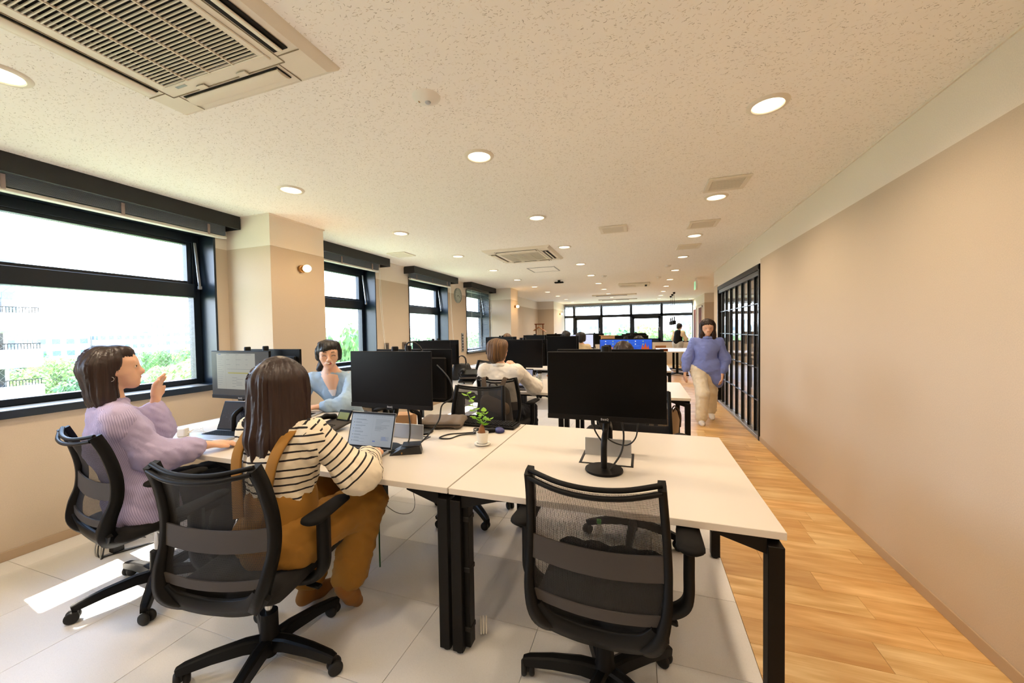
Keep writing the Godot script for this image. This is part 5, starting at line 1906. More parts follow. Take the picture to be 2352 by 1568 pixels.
	for i in 2:
		for q in 4:
			var b := Basis(Vector3.UP, PI / 2 * q)
			var w0: float = prof[i][1] if q % 2 == 0 else prof[i][2]
			var d0: float = prof[i][2] if q % 2 == 0 else prof[i][1]
			var w1: float = prof[i + 1][1] if q % 2 == 0 else prof[i + 1][2]
			var d1: float = prof[i + 1][2] if q % 2 == 0 else prof[i + 1][1]
			ts.quad(b * V(-w0, prof[i][0], d0), b * V(w0, prof[i][0], d0), b * V(w1, prof[i + 1][0], d1), b * V(-w1, prof[i + 1][0], d1), b * V(0, 0.1, 1).normalized())
	part("body", ts, mat("tote_tan", "#b79f80", 0.85), tb)
	for s in [-1.0, 1.0]:
		var hr := Shape.new()
		hr.tube(curve([V(0.1, 0.38, 0.05 * s), V(0.14, 0.44, 0.05 * s), V(0.19, 0.36, 0.04 * s), V(0.19, 0.2, 0.02 * s)], 6), 0.008, 7)
		part("handle", hr, M.pack_brown, tb)
	# far boxes and partition tops in the rear rows
	var fb := thing("cardboard_box", "flat cardboard boxes' open carton on a rear desk before the windows", "box", V(-0.75, DESK, -9.3), 0.1)
	part("carton", bx(V(0.36, 0.52, 0.26), V(0, 0.26, 0), 0.004), M.cardboard, fb)
	part("flap", bx(V(0.44, 0.01, 0.1), V(0, 0.53, 0.1), 0.002), M.cardboard, fb)
	# far table on a pedestal with spread feet
	var tt := thing("pedestal_table", "white table on black pedestal legs near the far windows", "table", V(1.0, 0, -13.1))
	part("tabletop", bx(V(1.1, 0.03, 2.2), V(0, 0.705, 0), 0.004), M.desk_white, tt)
	for s in [-1.0, 1.0]:
		part("post", bx(V(0.07, 0.66, 0.07), V(0, 0.36, 0.7 * s), 0.004), M.black_metal, tt)
		for a in 4:
			var fs := Shape.new()
			var bb := Basis(Vector3.UP, PI / 4 + PI / 2 * a)
			fs.box(V(0.05, 0.03, 0.42), Transform3D(bb * Basis(Vector3.RIGHT, 0.12), V(0, 0.035, 0.7 * s) + bb * V(0, 0, 0.2)), 0.004)
			part("foot", fs, M.black_metal, tt)
	var wb := thing("wooden_tray", "small brown wooden box on the far table", "box", V(0.62, DESK, -12.2))
	part("body", bx(V(0.22, 0.06, 0.14), V(0, 0.03, 0), 0.004), M.brown_wood, wb)
	part("lid", bx(V(0.225, 0.008, 0.145), V(0, 0.064, 0), 0.002), M.brown_wood, wb)
	for e in [[V(0.55, 0, -14.6), "light wooden chair at the far end of the white table, beside the windows"], [V(1.55, 0, -12.6), "light wooden chair on the corridor side of the far white table"]]:
		var c := thing("wooden_chair", e[1], "chair", e[0], 0.4)
		part("seat", bx(V(0.42, 0.04, 0.42), V(0, 0.44, 0), 0.01), M.oak, c)
		part("backrest", bx(V(0.4, 0.16, 0.02), V(0, 0.72, 0.19), 0.006), M.oak, c)
		for sx in [-1.0, 1.0]:
			for sz in [-1.0, 1.0]:
				var top := 0.42 if sz < 0 else 0.8
				part("leg", bx(V(0.03, top, 0.03), V(0.18 * sx, top * 0.5, 0.18 * sz), 0.004), M.oak, c)
	build_meeting_room()

func build_plant() -> void:
	var o := thing("potted_plant", "small leafy plant with a swollen brown stem in a white pot", "plant", V(-0.886, DESK, -2.03))
	var s := Shape.new()
	s.lathe([V2(0.0, 0.002), V2(0.028, 0.002), V2(0.046, 0.006), V2(0.048, 0.012), V2(0.044, 0.014), V2(0.03, 0.01)], Transform3D(), 28)
	part("saucer", s, M.white_plastic, o)
	var p := Shape.new()
	p.lathe([V2(0.0, 0.01), V2(0.026, 0.01), V2(0.029, 0.014), V2(0.036, 0.072), V2(0.037, 0.076), V2(0.034, 0.076), V2(0.032, 0.066), V2(0.0, 0.064)], Transform3D(), 28)
	part("pot", p, M.white_plastic, o)
	var f := Flesh.new()
	f.k = 220.0
	f.bone(V(-0.006, 0.07, 0.0), V(-0.004, 0.095, 0.0), 0.017, 0.013)
	f.bone(V(0.012, 0.068, 0.008), V(0.004, 0.09, 0.002), 0.012, 0.009)
	f.bone(V(-0.018, 0.068, -0.004), V(-0.01, 0.085, 0), 0.009, 0.008)
	f.bone(V(-0.004, 0.095, 0), V(0.0, 0.125, 0.0), 0.012, 0.006)
	var c := Shape.new()
	f.into(c, 0.0045)
	part("caudex", c, mat("bark_brown", "#8a5a33", 0.8), o)
	rng.seed = 44
	var leaf := Shape.new()
	var outline := [V2(0, 0), V2(0.3, 0.2), V2(0.42, 0.5), V2(0.28, 0.82), V2(0, 1)]
	for side in [-1.0, 1.0]:
		for i in 4:
			var a: Vector2 = outline[i]
			var b: Vector2 = outline[i + 1]
			var n := V(-0.35 * side, 0, 1).normalized()
			leaf.quads(V(0, a.y, 0), V(a.x * side, a.y, absf(a.x) * 0.35), V(b.x * side, b.y, absf(b.x) * 0.35), V(0, b.y, 0), n, n, n, n)
	var lm := leaf.mesh()
	for e in [[[V(0, 0.12, 0), V(-0.02, 0.165, 0.0), V(-0.045, 0.21, 0.01), V(-0.07, 0.26, 0.0), V(-0.095, 0.3, 0.0)], 11], [[V(0, 0.12, 0), V(0.012, 0.15, 0.01), V(0.018, 0.18, 0.012), V(0.022, 0.2, 0.02)], 8], [[V(0, 0.12, 0), V(-0.02, 0.145, 0.012), V(-0.035, 0.17, 0.02)], 7], [[V(0, 0.12, 0), V(0.02, 0.14, -0.012), V(0.035, 0.15, -0.02)], 6]]:
		var path := curve(e[0], 5)
		var st := Shape.new()
		st.tube(path, 0.0014, 6)
		var stem := part("stem", st, M.leaf, o)
		for k in e[1]:
			var t: float = (k + 1.0) / e[1]
			var at: Vector3 = path[int(t * (path.size() - 1))]
			var l := part("leaf", lm, M.leaf, stem, at)
			var size := rng.randf_range(0.026, 0.045)
			var out := Vector3(cos(k * 2.4), rng.randf_range(0.1, 0.6), sin(k * 2.4)).normalized()
			var b := Shape.frame(out)
			l.basis = Basis(b.x * size, b.y * size, b.z * size)

func build_meeting_room() -> void:
	# what is seen through the steel-framed glass
	var t := thing("meeting_table", "long brown meeting table behind the steel-framed glass", "table", V(3.1, 0, -6.7))
	part("tabletop", bx(V(1.0, 0.035, 2.0), V(0, 0.7, 0), 0.006), M.oak, t)
	for sx in [-1.0, 1.0]:
		for sz in [-1.0, 1.0]:
			part("leg", bx(V(0.06, 0.68, 0.06), V(0.42 * sx, 0.34, 0.9 * sz), 0.004), M.black_metal, t)
	var proto: Node3D = null
	for e in [V(2.25, 0, -6.1), V(2.25, 0, -6.9), V(2.25, 0, -7.5)]:
		var c: Node3D
		if proto == null:
			c = thing("meeting_chair", "beige upholstered chair on thin legs behind the steel-framed glass", "chair", e, -PI / 2, "chairs of the meeting room")
			proto = c
			part("seat", bx(V(0.46, 0.07, 0.46), V(0, 0.44, 0), 0.02), M.pack_brown, c)
			part("backrest", bx(V(0.46, 0.36, 0.05), V(0, 0.72, 0.22), 0.02), M.tote_tan, c)
			for sx in [-1.0, 1.0]:
				for sz in [-1.0, 1.0]:
					part("leg", bx(V(0.025, 0.41, 0.025), V(0.2 * sx, 0.205, 0.2 * sz), 0.003), M.grey_metal, c)
		else:
			copy(proto, "meeting_chair", e, -PI / 2 + 0.1 * e.z, "beige upholstered chair on thin legs behind the steel-framed glass", "chairs of the meeting room")
	var cb := thing("credenza", "low brown cabinet along the wall behind the steel-framed glass", "cabinet", V(4.3, 0, -6.7))
	part("body", bx(V(0.45, 0.8, 2.2), V(0, 0.4, 0), 0.006), M.brown_wood, cb)
	for k in 4:
		var d := part("door", bx(V(0.018, 0.74, 0.52), V(-0.233, 0.4, -0.81 + k * 0.54), 0.003), M.brown_wood, cb)
		part("knob", bx(V(0.02, 0.03, 0.03), V(-0.25, 0.6, -0.62 + k * 0.54), 0.005), M.grey_metal, d)

# ---------------------------------------------------------------- people
func make_cloth() -> void:
	tri_tex(mat("hair_dark", "#ffffff", 0.42), tex(noise_image(256, 128, 0.03, Color("#170b08"), Color("#3a2118"), 51, V2(6.0, 0.5))), V(6, 1.2, 6), false)
	tri_tex(mat("hair_black", "#ffffff", 0.45), tex(noise_image(256, 128, 0.03, Color("#0d0b0a"), Color("#211b18"), 52, V2(6.0, 0.5))), V(6, 1.2, 6), false)
	tri_tex(mat("hair_blond", "#ffffff", 0.5), tex(noise_image(256, 128, 0.014, Color("#170b05"), Color("#a5794a"), 53, V2(5.0, 0.5))), V(5, 1.0, 5), false)
	mat("skin", "#e2b394", 0.5)
	M.skin.subsurf_scatter_enabled = true
	M.skin.subsurf_scatter_strength = 0.12
	mat("lip", "#b0574d", 0.45)
	mat("teeth", "#f2ece2", 0.3)
	mat("eye_white", "#efe9e2", 0.25)
	mat("eye_dark", "#20140e", 0.2)
	var st := Image.create(8, 64, false, Image.FORMAT_RGB8)
	st.fill(Color("#e8ddc6"))
	st.fill_rect(Rect2i(0, 0, 8, 15), Color("#1f1b1c"))
	var m := mat("stripe_knit", "#ffffff", 0.9)
	m.albedo_texture = tex(st)
	m.uv1_scale = V(1, 33, 1)
	var ps := Image.create(64, 8, false, Image.FORMAT_RGB8)
	ps.fill(Color("#bdb2d3"))
	for k in 8:
		ps.fill_rect(Rect2i(k * 8, 0, 2, 8), Color("#8f86ad"))
	var p := mat("pin_stripe", "#ffffff", 0.85)
	p.albedo_texture = tex(ps)
	p.uv1_scale = V(20, 1, 1)
	for e in [["mustard", "#93661f"], ["cardigan_blue", "#9db6cc"], ["shirt_white", "#e9e3d8"], ["shirt_blue", "#7f8ed0"], ["cream_trousers", "#eadfc6"], ["navy", "#151b26"], ["cream_top", "#ddc9a2"], ["pale_trousers", "#b9b5a9"], ["shoe_tan", "#8a5a24"], ["white_cloth", "#e6e0d6"], ["camisole", "#ece0d8"]]:
		mat(e[0], e[1], 0.9)
		M[e[0]].rim_enabled = true
		M[e[0]].rim = 0.25

func hand(fl: Flesh, wrist: Vector3, dir: Vector3, back: Vector3, side: float, curl: float) -> void:
	var d := dir.normalized()
	var b := (back - d * back.dot(d)).normalized()
	var s := d.cross(b) * side          # towards the thumb
	for o in [-0.022, 0.0, 0.022]:
		fl.bone(wrist + s * o * 0.5, wrist + d * 0.075 + s * o, 0.017, 0.0125, b, 1.15)
	var lens := [0.036, 0.043, 0.04, 0.031]
	for f in 4:
		var base := wrist + d * (0.078 - 0.005 * absf(f - 1.0)) + s * (0.03 - 0.02 * f)
		var a := curl * 0.55
		var d1 := (d * cos(a) - b * sin(a) + s * (0.12 - 0.08 * f)).normalized()
		var d2 := (d * cos(a * 2.3) - b * sin(a * 2.3) + s * (0.1 - 0.06 * f)).normalized()
		var d3 := (d * cos(a * 3.2) - b * sin(a * 3.2)).normalized()
		var p1: Vector3 = base + d1 * lens[f]
		var p2: Vector3 = p1 + d2 * (lens[f] * 0.66)
		fl.bone(base - d * 0.02, p1, 0.0095, 0.0088)
		fl.bone(p1, p2, 0.0088, 0.008)
		fl.bone(p2, p2 + d3 * (lens[f] * 0.5), 0.008, 0.0068)
	var t0 := wrist + d * 0.022 + s * 0.024
	var t1 := t0 + (d * 0.75 + s * 0.6 - b * 0.25).normalized() * 0.04
	fl.bone(t0 - d * 0.01, t1, 0.0135, 0.0105)
	fl.bone(t1, t1 + (d * 0.95 + s * 0.1 - b * 0.3).normalized() * 0.034, 0.0102, 0.0078)

# j: joints in world places. pelvis, chest, neck, head, face, facing, arms [[shoulder, elbow, wrist, hand direction, back of hand] left, right], legs [[knee, ankle, toe direction] left, right]
# look: top, sleeve, bottom, shoe, hair (material, style), cell, thick
func person(label: String, j: Dictionary, look: Dictionary) -> Node3D:
	var base := V(j.pelvis.x, 0, j.pelvis.z)
	var o := thing("person", label, "person", base)
	var cell: float = look.get("cell", 0.014)
	var fw: Vector3 = (j.facing as Vector3).normalized()
	var rt := fw.cross(Vector3.UP).normalized()
	var pel: Vector3 = j.pelvis - base
	var che: Vector3 = j.chest - base
	var nek: Vector3 = j.neck - base
	var hed: Vector3 = j.head - base
	var face: Vector3 = (j.face as Vector3).normalized()
	var hz := -face
	var hx := Vector3.UP.cross(hz).normalized()
	var hb := Basis(hx, hz.cross(hx), hz)
	var ht := Transform3D(hb, hed).scaled_local(Vector3.ONE * float(look.get("head_size", 1.0)))
	# ---- the body
	var fl := Flesh.new()
	fl.bone(pel, che, 0.105, 0.11, fw, 1.3)
	fl.bone(che, nek - V(0, 0.03, 0), 0.1, 0.06, fw, 1.3)
	fl.bone(nek - V(0, 0.05, 0), hed + hb * V(0, -0.06, 0.02), 0.05, 0.046)
	var hips: Array = []
	for s in 2:
		var arm: Array = j.arms[s]
		fl.bone(arm[0] - base, arm[1] - base, 0.042, 0.034)
		fl.bone(arm[1] - base, arm[2] - base, 0.034, 0.024)
		fl.bone(nek - V(0, 0.06, 0), arm[0] - base, 0.05, 0.045)
		var hip := pel + rt * (0.085 if s == 1 else -0.085)
		hips.append(hip)
		var leg: Array = j.legs[s]
		fl.bone(hip, leg[0] - base, 0.08, 0.052)
		fl.bone(leg[0] - base, leg[1] - base, 0.052, 0.034)
	var body := Shape.new()
	fl.into(body, maxf(cell, 0.016))
	# head with its features
	var hf := Flesh.new()
	hf.k = 130.0
	for e in [[V(0, 0.034, 0.03), V(0, 0.03, -0.02), 0.082, 0.077], [V(0, -0.02, 0.0), V(0, -0.07, -0.045), 0.066, 0.036], [V(-0.034, -0.02, -0.042), V(-0.022, -0.06, -0.05), 0.036, 0.026], [V(0.034, -0.02, -0.042), V(0.022, -0.06, -0.05), 0.036, 0.026],
		[V(0, 0.004, -0.088), V(0, -0.03, -0.103), 0.008, 0.0115], [V(-0.011, -0.034, -0.094), V(0.011, -0.034, -0.094), 0.008, 0.008], [V(-0.016, -0.058, -0.08), V(0.016, -0.058, -0.08), 0.0105, 0.0105], [V(0, -0.09, -0.066), V(0, -0.093, -0.06), 0.019, 0.018],
		[V(-0.038, 0.026, -0.074), V(0.038, 0.026, -0.074), 0.017, 0.017], [V(0, -0.055, 0.02), nek_local(ht, nek), 0.047, 0.05]]:
		hf.bone(ht * (e[0] as Vector3), ht * (e[1] as Vector3), e[2], e[3])
	for s in [-1.0, 1.0]:
		hf.bone(ht * V(0.08 * s, 0.01, 0.012), ht * V(0.078 * s, -0.026, 0.004), 0.02, 0.012, hb.x, 2.2)
	hf.into(body, float(look.get("head_cell", 0.006)))
	for s in 2:
		var arm: Array = j.arms[s]
		if arm.size() > 3:
			var af := Flesh.new()
			af.k = 190.0
			af.bone(arm[2] - base + ((arm[1] - arm[2]) as Vector3).normalized() * 0.05, arm[2] - base, 0.026, 0.021)
			hand(af, arm[2] - base, arm[3], arm[4], -1.0 if s == 0 else 1.0, float(arm[5]) if arm.size() > 5 else 0.5)
			af.into(body, float(look.get("hand_cell", 0.005)))
	var bd := part("body", body, M.skin, o)
	# face details where the face shows
	if look.get("face", "") != "":
		for s in [-1.0, 1.0]:
			var ew := Shape.new()
			if look.face == "smile":
				ew.tube(ballistic(ht, [V(0.047 * s, 0.0, -0.079), V(0.032 * s, 0.006, -0.091), V(0.017 * s, 0.0, -0.09)]), 0.0026, 6)
				part("eye", ew, M.eye_dark, o)
			else:
				ew.ball(ht * V(0.032 * s, 0.003, -0.0765), V(0.0135, 0.0115, 0.0135), 12, 8)
				var eo := part("eye", ew, M.eye_white, o)
				var ir := Shape.new()
				ir.ball(ht * V(0.0325 * s, 0.003, -0.0865), V(0.006, 0.006, 0.006), 10, 7)
				part("iris", ir, M.eye_dark, eo)
			var br := Shape.new()
			br.tube(ballistic(ht, [V(0.05 * s, 0.026, -0.079), V(0.034 * s, 0.033, -0.0915), V(0.016 * s, 0.029, -0.0945)]), 0.003, 6)
			part("eyebrow", br, M.hair_dark, o)
		var mo := Shape.new()
		if look.face == "smile":
			mo.ball(ht * V(0, -0.056, -0.082), V(0.029, 0.014, 0.014), 14, 8)
			part("mouth", mo, M.lip, o)
			var te := Shape.new()
			te.sweep(ballistic(ht, [V(-0.02, -0.05, -0.09), V(0, -0.055, -0.0985), V(0.02, -0.05, -0.09)]), PackedVector2Array([V2(-0.002, -0.0055), V2(0.002, -0.0055), V2(0.002, 0.0055), V2(-0.002, 0.0055)]), hb.y)
			part("teeth", te, M.teeth, o)
		else:
			mo.ball(ht * V(0, -0.058, -0.087), V(0.019, 0.0065, 0.0065), 14, 8)
			part("mouth", mo, M.lip, o)
	# ---- top
	var loose: float = look.get("loose", 0.018)
	var tf := Flesh.new()
	tf.k = 48.0
	tf.crease = 0.007
	tf.bone(pel + V(0, look.get("hem", 0.0), 0), che, 0.108 + loose, 0.112 + loose, fw, 1.22)
	tf.bone(che, nek - V(0, 0.055, 0), 0.105 + loose, 0.058 + loose * 0.4, fw, 1.25)
	for s in 2:
		var sh: Vector3 = j.arms[s][0] - base
		tf.bone(nek - V(0, 0.065, 0), sh, 0.046 + loose * 0.3, 0.046 + loose * 0.6)
		tf.bone(che, sh - V(0, 0.05, 0), 0.09 + loose, 0.05 + loose * 0.5, fw, 1.1)
	var hm := pel + V(0, look.get("hem", 0.0), 0)
	if look.has("flat_hem"):
		tf.bone(hm - rt * 0.07, hm + rt * 0.07, float(look.flat_hem) + loose, float(look.flat_hem) + loose)
	if look.has("drape"):
		for e in look.drape:
			tf.bone(e[0] - base, e[1] - base, e[2], e[3], fw, 1.6)
	var ts := Shape.new()
	tf.into(ts, cell, PackedVector3Array([pel, che, nek]), look.get("toward", V(0.6, 0, 0.8)))
	part("top", ts, look.top, o)
	for s in 2:
		var arm: Array = j.arms[s]
		var sh: Vector3 = arm[0] - base
		var el: Vector3 = arm[1] - base
		var wr: Vector3 = arm[2] - base
		var sf := Flesh.new()
		sf.k = 60.0
		sf.crease = 0.006
		sf.crease_freq = 12.0
		var cuff := el.lerp(wr, float(look.get("cuff", 0.9)))
		sf.bone(sh, el, 0.05 + loose * 0.6, 0.044 + loose * 0.7)
		sf.bone(el, el.lerp(cuff, 0.75), 0.044 + loose * 0.7, 0.036 + loose * 0.8)
		sf.bone(el.lerp(cuff, 0.75), cuff, 0.036 + loose * 0.8, 0.028 + loose * 0.25)
		# folds at the elbow
		var ax := (wr - sh).normalized()
		for q in 3:
			var c := el + ax * (q - 1) * 0.035
			sf.bone(c - rt * 0.01, c + rt * 0.012 + V(0, 0.012, 0), 0.043 + loose * 0.75, 0.04 + loose * 0.7)
		var ss := Shape.new()
		sf.into(ss, minf(cell, 0.012), PackedVector3Array([sh, el, wr]), look.get("toward", V(0.6, 0.3, 0.8)))
		part("sleeve", ss, look.get("sleeve", look.top), o)
	if look.has("collar"):
		var cf := Flesh.new()
		cf.k = 110.0
		for k in 8:
			var a := TAU * k / 8.0
			var a2 := TAU * (k + 1) / 8.0
			cf.bone(nek + V(cos(a) * 0.062, -0.015 + 0.012 * sin(a), sin(a) * 0.062), nek + V(cos(a2) * 0.062, -0.015 + 0.012 * sin(a2), sin(a2) * 0.062), 0.016, 0.016)
		var cs := Shape.new()
		cf.into(cs, 0.009)
		part("collar", cs, look.top, o)
	# ---- trousers
	var pf := Flesh.new()
	pf.k = 64.0
	pf.crease = 0.008
	var wide: float = look.get("wide", 0.012)
	pf.bone(hips[0], hips[1], 0.105 + wide * 0.5, 0.105 + wide * 0.5)
	for s in 2:
		var leg: Array = j.legs[s]
		var kn: Vector3 = leg[0] - base
		var an: Vector3 = leg[1] - base
		pf.bone(hips[s], kn, 0.088 + wide * 0.6, 0.06 + wide)
		pf.bone(kn, kn.lerp(an, float(look.get("hem_leg", 0.9))), 0.06 + wide, 0.044 + wide * 1.2)
	if look.get("legs", true):
		var pss := Shape.new()
		pf.into(pss, maxf(cell, 0.014))
		part("trousers", pss, look.bottom, o)
		for s in 2:
			var leg: Array = j.legs[s]
			var an: Vector3 = leg[1] - base
			var td: Vector3 = (leg[2] as Vector3).normalized()
			var sf := Flesh.new()
			sf.k = 110.0
			var dn := V(0, -0.052, 0) if td.y > -0.4 else V(0, -0.01, 0.02)
			sf.bone(an + V(0, 0.01, 0), an + dn * 0.5, 0.04, 0.042)
			sf.bone(an + dn - td * 0.03, an + dn + td * 0.08, 0.034, 0.036)
			sf.bone(an + dn + td * 0.08, an + dn + td * 0.15, 0.037, 0.028)
			var sp := Shape.new()
			sf.into(sp, 0.01)
			part("shoe", sp, look.shoe, o)
	# ---- hair
	var gf := Flesh.new()
	gf.k = 80.0
	gf.strand = 0.011
	gf.axis_at = hed
	for e in look.strands:
		gf.bone(ht * (e[0] as Vector3), ht * (e[1] as Vector3), e[2], e[3])
	var gs := Shape.new()
	gf.into(gs, float(look.get("hair_cell", 0.0065)))
	part("hair", gs, look.hair, o)
	return o

func nek_local(ht: Transform3D, nek: Vector3) -> Vector3:
	return ht.affine_inverse() * (nek - V(0, 0.03, 0))

func ballistic(t: Transform3D, pts: Array) -> PackedVector3Array:
	var w: Array = []
	for p in pts:
		w.append(t * (p as Vector3))
	return curve(w, 4)

func cap_hair(extra: Array) -> Array:
	var s := [[V(0, 0.05, 0.025), V(0, 0.054, -0.012), 0.085, 0.072], [V(0, 0.01, 0.045), V(0, -0.04, 0.045), 0.075, 0.06]]
	for q in [-1.0, 1.0]:
		s.append([V(0.05 * q, 0.04, 0.0), V(0.062 * q, -0.02, 0.028), 0.042, 0.034])
	return s + extra

func seated(label: String, x: float, z: float, turn: float, head_y: float, top: Material, hair: Material, strands: Array) -> Node3D:
	var f := V(-sin(turn), 0, -cos(turn))
	var r := f.cross(Vector3.UP)
	var p := V(x, 0, z)
	var j := {"pelvis": p + V(0, 0.52, 0), "chest": p + V(0, 0.83, 0) + f * 0.03, "neck": p + V(0, head_y - 0.13, 0) + f * 0.04, "head": p + V(0, head_y, 0) + f * 0.06, "face": f + V(0, -0.08, 0), "facing": f, "arms": [], "legs": []}
	for s in [-1.0, 1.0]:
		j.arms.append([p + r * (0.17 * s) + V(0, head_y - 0.2, 0) + f * 0.03, p + r * (0.24 * s) + V(0, 0.76, 0) + f * 0.14, p + r * (0.12 * s) + V(0, 0.762, 0) + f * 0.36, f, Vector3.UP])
		j.legs.append([p + r * (0.1 * s) + V(0, 0.5, 0) + f * 0.38, p + r * (0.1 * s) + V(0, 0.08, 0) + f * 0.36, f])
	return person(label, j, {"top": top, "bottom": M.navy, "shoe": M.rubber, "hair": hair, "strands": strands, "cell": 0.018, "head_cell": 0.009, "hand_cell": 0.006, "hair_cell": 0.012})

func build_people() -> void:
	make_cloth()
	# woman in a lavender pinstripe shirt, one hand raised while she talks
	var long_back := [[V(-0.05, 0.02, 0.05), V(-0.055, -0.13, 0.05), 0.055, 0.05], [V(0.05, 0.02, 0.05), V(0.055, -0.13, 0.05), 0.055, 0.05], [V(0, 0.0, 0.07), V(0, -0.15, 0.065), 0.055, 0.05], [V(-0.05, -0.12, 0.055), V(-0.06, -0.2, 0.055), 0.042, 0.02], [V(0.05, -0.12, 0.055), V(0.055, -0.19, 0.05), 0.042, 0.022], [V(0, -0.14, 0.065), V(0.01, -0.22, 0.07), 0.045, 0.018], [V(-0.04, 0.075, -0.05), V(0.03, 0.085, -0.06), 0.022, 0.022]]
	var p1 := person("woman in a lavender pinstripe shirt talking with one hand raised, shoulder-length dark hair", {
		"pelvis": V(-2.52, 0.54, -1.26), "chest": V(-2.58, 0.85, -1.2), "neck": V(-2.6, 1.07, -1.17), "head": V(-2.59, 1.215, -1.19), "face": V(0.5, 0.14, -0.85), "facing": V(0.3, 0, -0.95),
		"arms": [[V(-2.74, 0.99, -1.24), V(-2.72, 0.82, -1.42), V(-2.7, 1.0, -1.42), V(0.05, 1.0, -0.05), V(-0.7, 0.1, 0.6), 0.35], [V(-2.44, 0.98, -1.13), V(-2.4, 0.755, -1.26), V(-2.335, 0.765, -1.46), V(0.15, -0.05, -1), V(0, 1, 0), 0.45]],
		"legs": [[V(-2.55, 0.52, -1.64), V(-2.52, 0.09, -1.6), V(0.1, 0, -1)], [V(-2.36, 0.52, -1.62), V(-2.44, 0.09, -1.55), V(0.1, 0, -1)]]},
		{"top": M.pin_stripe, "bottom": M.navy, "shoe": M.rubber, "hair": M.hair_dark, "strands": cap_hair(long_back), "loose": 0.03, "hem": -0.02, "flat_hem": 0.12, "collar": true, "face": "plain", "cuff": 0.82, "cell": 0.013})
	var er := Shape.new()
	var hoop: Array = []
	for q in 9:
		var a := TAU * q / 8.0
		hoop.append(V(0.006 + 0.006 * cos(a), 1.172 + 0.011 * sin(a), 0.116 - 0.0095 * cos(a)))
	er.tube(curve(hoop, 3), 0.002, 6)
	part("earring", er, M.chrome, p1)
	# woman in a striped top and mustard dungarees, seen from behind, very long hair
	var very_long := [[V(-0.05, 0.03, 0.05), V(-0.055, -0.2, 0.07), 0.06, 0.055], [V(0.05, 0.03, 0.05), V(0.06, -0.2, 0.07), 0.06, 0.055], [V(0, 0.02, 0.07), V(0, -0.22, 0.085), 0.06, 0.06], [V(-0.05, -0.2, 0.075), V(-0.03, -0.5, 0.1), 0.05, 0.03], [V(0.055, -0.2, 0.075), V(0.03, -0.52, 0.1), 0.05, 0.032], [V(0, -0.22, 0.085), V(0, -0.6, 0.115), 0.055, 0.022], [V(0.075, 0.0, 0.03), V(0.085, -0.16, 0.05), 0.03, 0.03]]
	var p2 := person("woman in a black and cream striped top and mustard dungarees, very long dark hair", {
		"pelvis": V(-1.46, 0.53, -1.19), "chest": V(-1.46, 0.85, -1.21), "neck": V(-1.475, 1.03, -1.22), "head": V(-1.49, 1.155, -1.235), "face": V(-0.6, -0.05, -0.8), "facing": V(0.05, 0, -1),
		"arms": [[V(-1.64, 0.965, -1.22), V(-1.76, 0.765, -1.36), V(-1.6, 0.765, -1.56), V(0.2, -0.03, -1), V(0, 1, 0), 0.5], [V(-1.3, 0.965, -1.22), V(-1.17, 0.765, -1.34), V(-1.3, 0.775, -1.565), V(-0.55, -0.05, -0.8), V(0, 1, 0), 0.5]],
		"legs": [[V(-1.6, 0.53, -1.56), V(-1.62, 0.1, -1.46), V(0, -0.2, -1)], [V(-1.33, 0.53, -1.56), V(-1.375, 0.15, -1.47), V(-0.05, -1.0, -0.75)]]},
		{"top": M.stripe_knit, "bottom": M.mustard, "shoe": M.shoe_tan, "hair": M.hair_dark, "strands": cap_hair(very_long), "loose": 0.026, "hem": 0.1, "wide": 0.034, "hem_leg": 0.85, "face": "plain", "cell": 0.012, "head_size": 1.02})
	# the dungarees' bib and straps over her back
	var bib := Flesh.new()
	bib.k = 60.0
	bib.bone(V(0, 0.5, 0.0), V(0, 0.68, -0.01), 0.16, 0.145, V(0, 0, 1), 1.12)
	var bs := Shape.new()
	bib.into(bs, 0.013)
	part("dungarees", bs, M.mustard, p2)
	for s in [-1.0, 1.0]:
		var st := Shape.new()
		st.sweep(curve([V(0.05 * s, 0.66, 0.14), V(0.08 * s, 0.78, 0.12), V(0.1 * s, 0.9, 0.1), V(0.11 * s, 0.985, 0.03), V(0.1 * s, 0.98, -0.05)], 5), PackedVector2Array([V2(-0.024, -0.004), V2(0.024, -0.004), V2(0.024, 0.006), V2(-0.024, 0.006)]), V(0, 0.4, 1))
		part("dungaree_strap", st, M.mustard, p2)
	# smiling woman across the desk
	var tied := [[V(-0.05, 0.085, -0.035), V(0.045, 0.088, -0.04), 0.032, 0.032], [V(-0.03, 0.07, -0.068), V(0.03, 0.05, -0.082), 0.014, 0.01], [V(0.0, 0.072, -0.07), V(0.048, 0.045, -0.07), 0.014, 0.01], [V(-0.074, 0.03, -0.01), V(-0.074, -0.03, -0.012), 0.018, 0.012], [V(0.074, 0.03, -0.005), V(0.074, -0.02, 0.0), 0.018, 0.012], [V(0.03, -0.04, 0.08), V(0.07, -0.12, 0.08), 0.035, 0.025]]
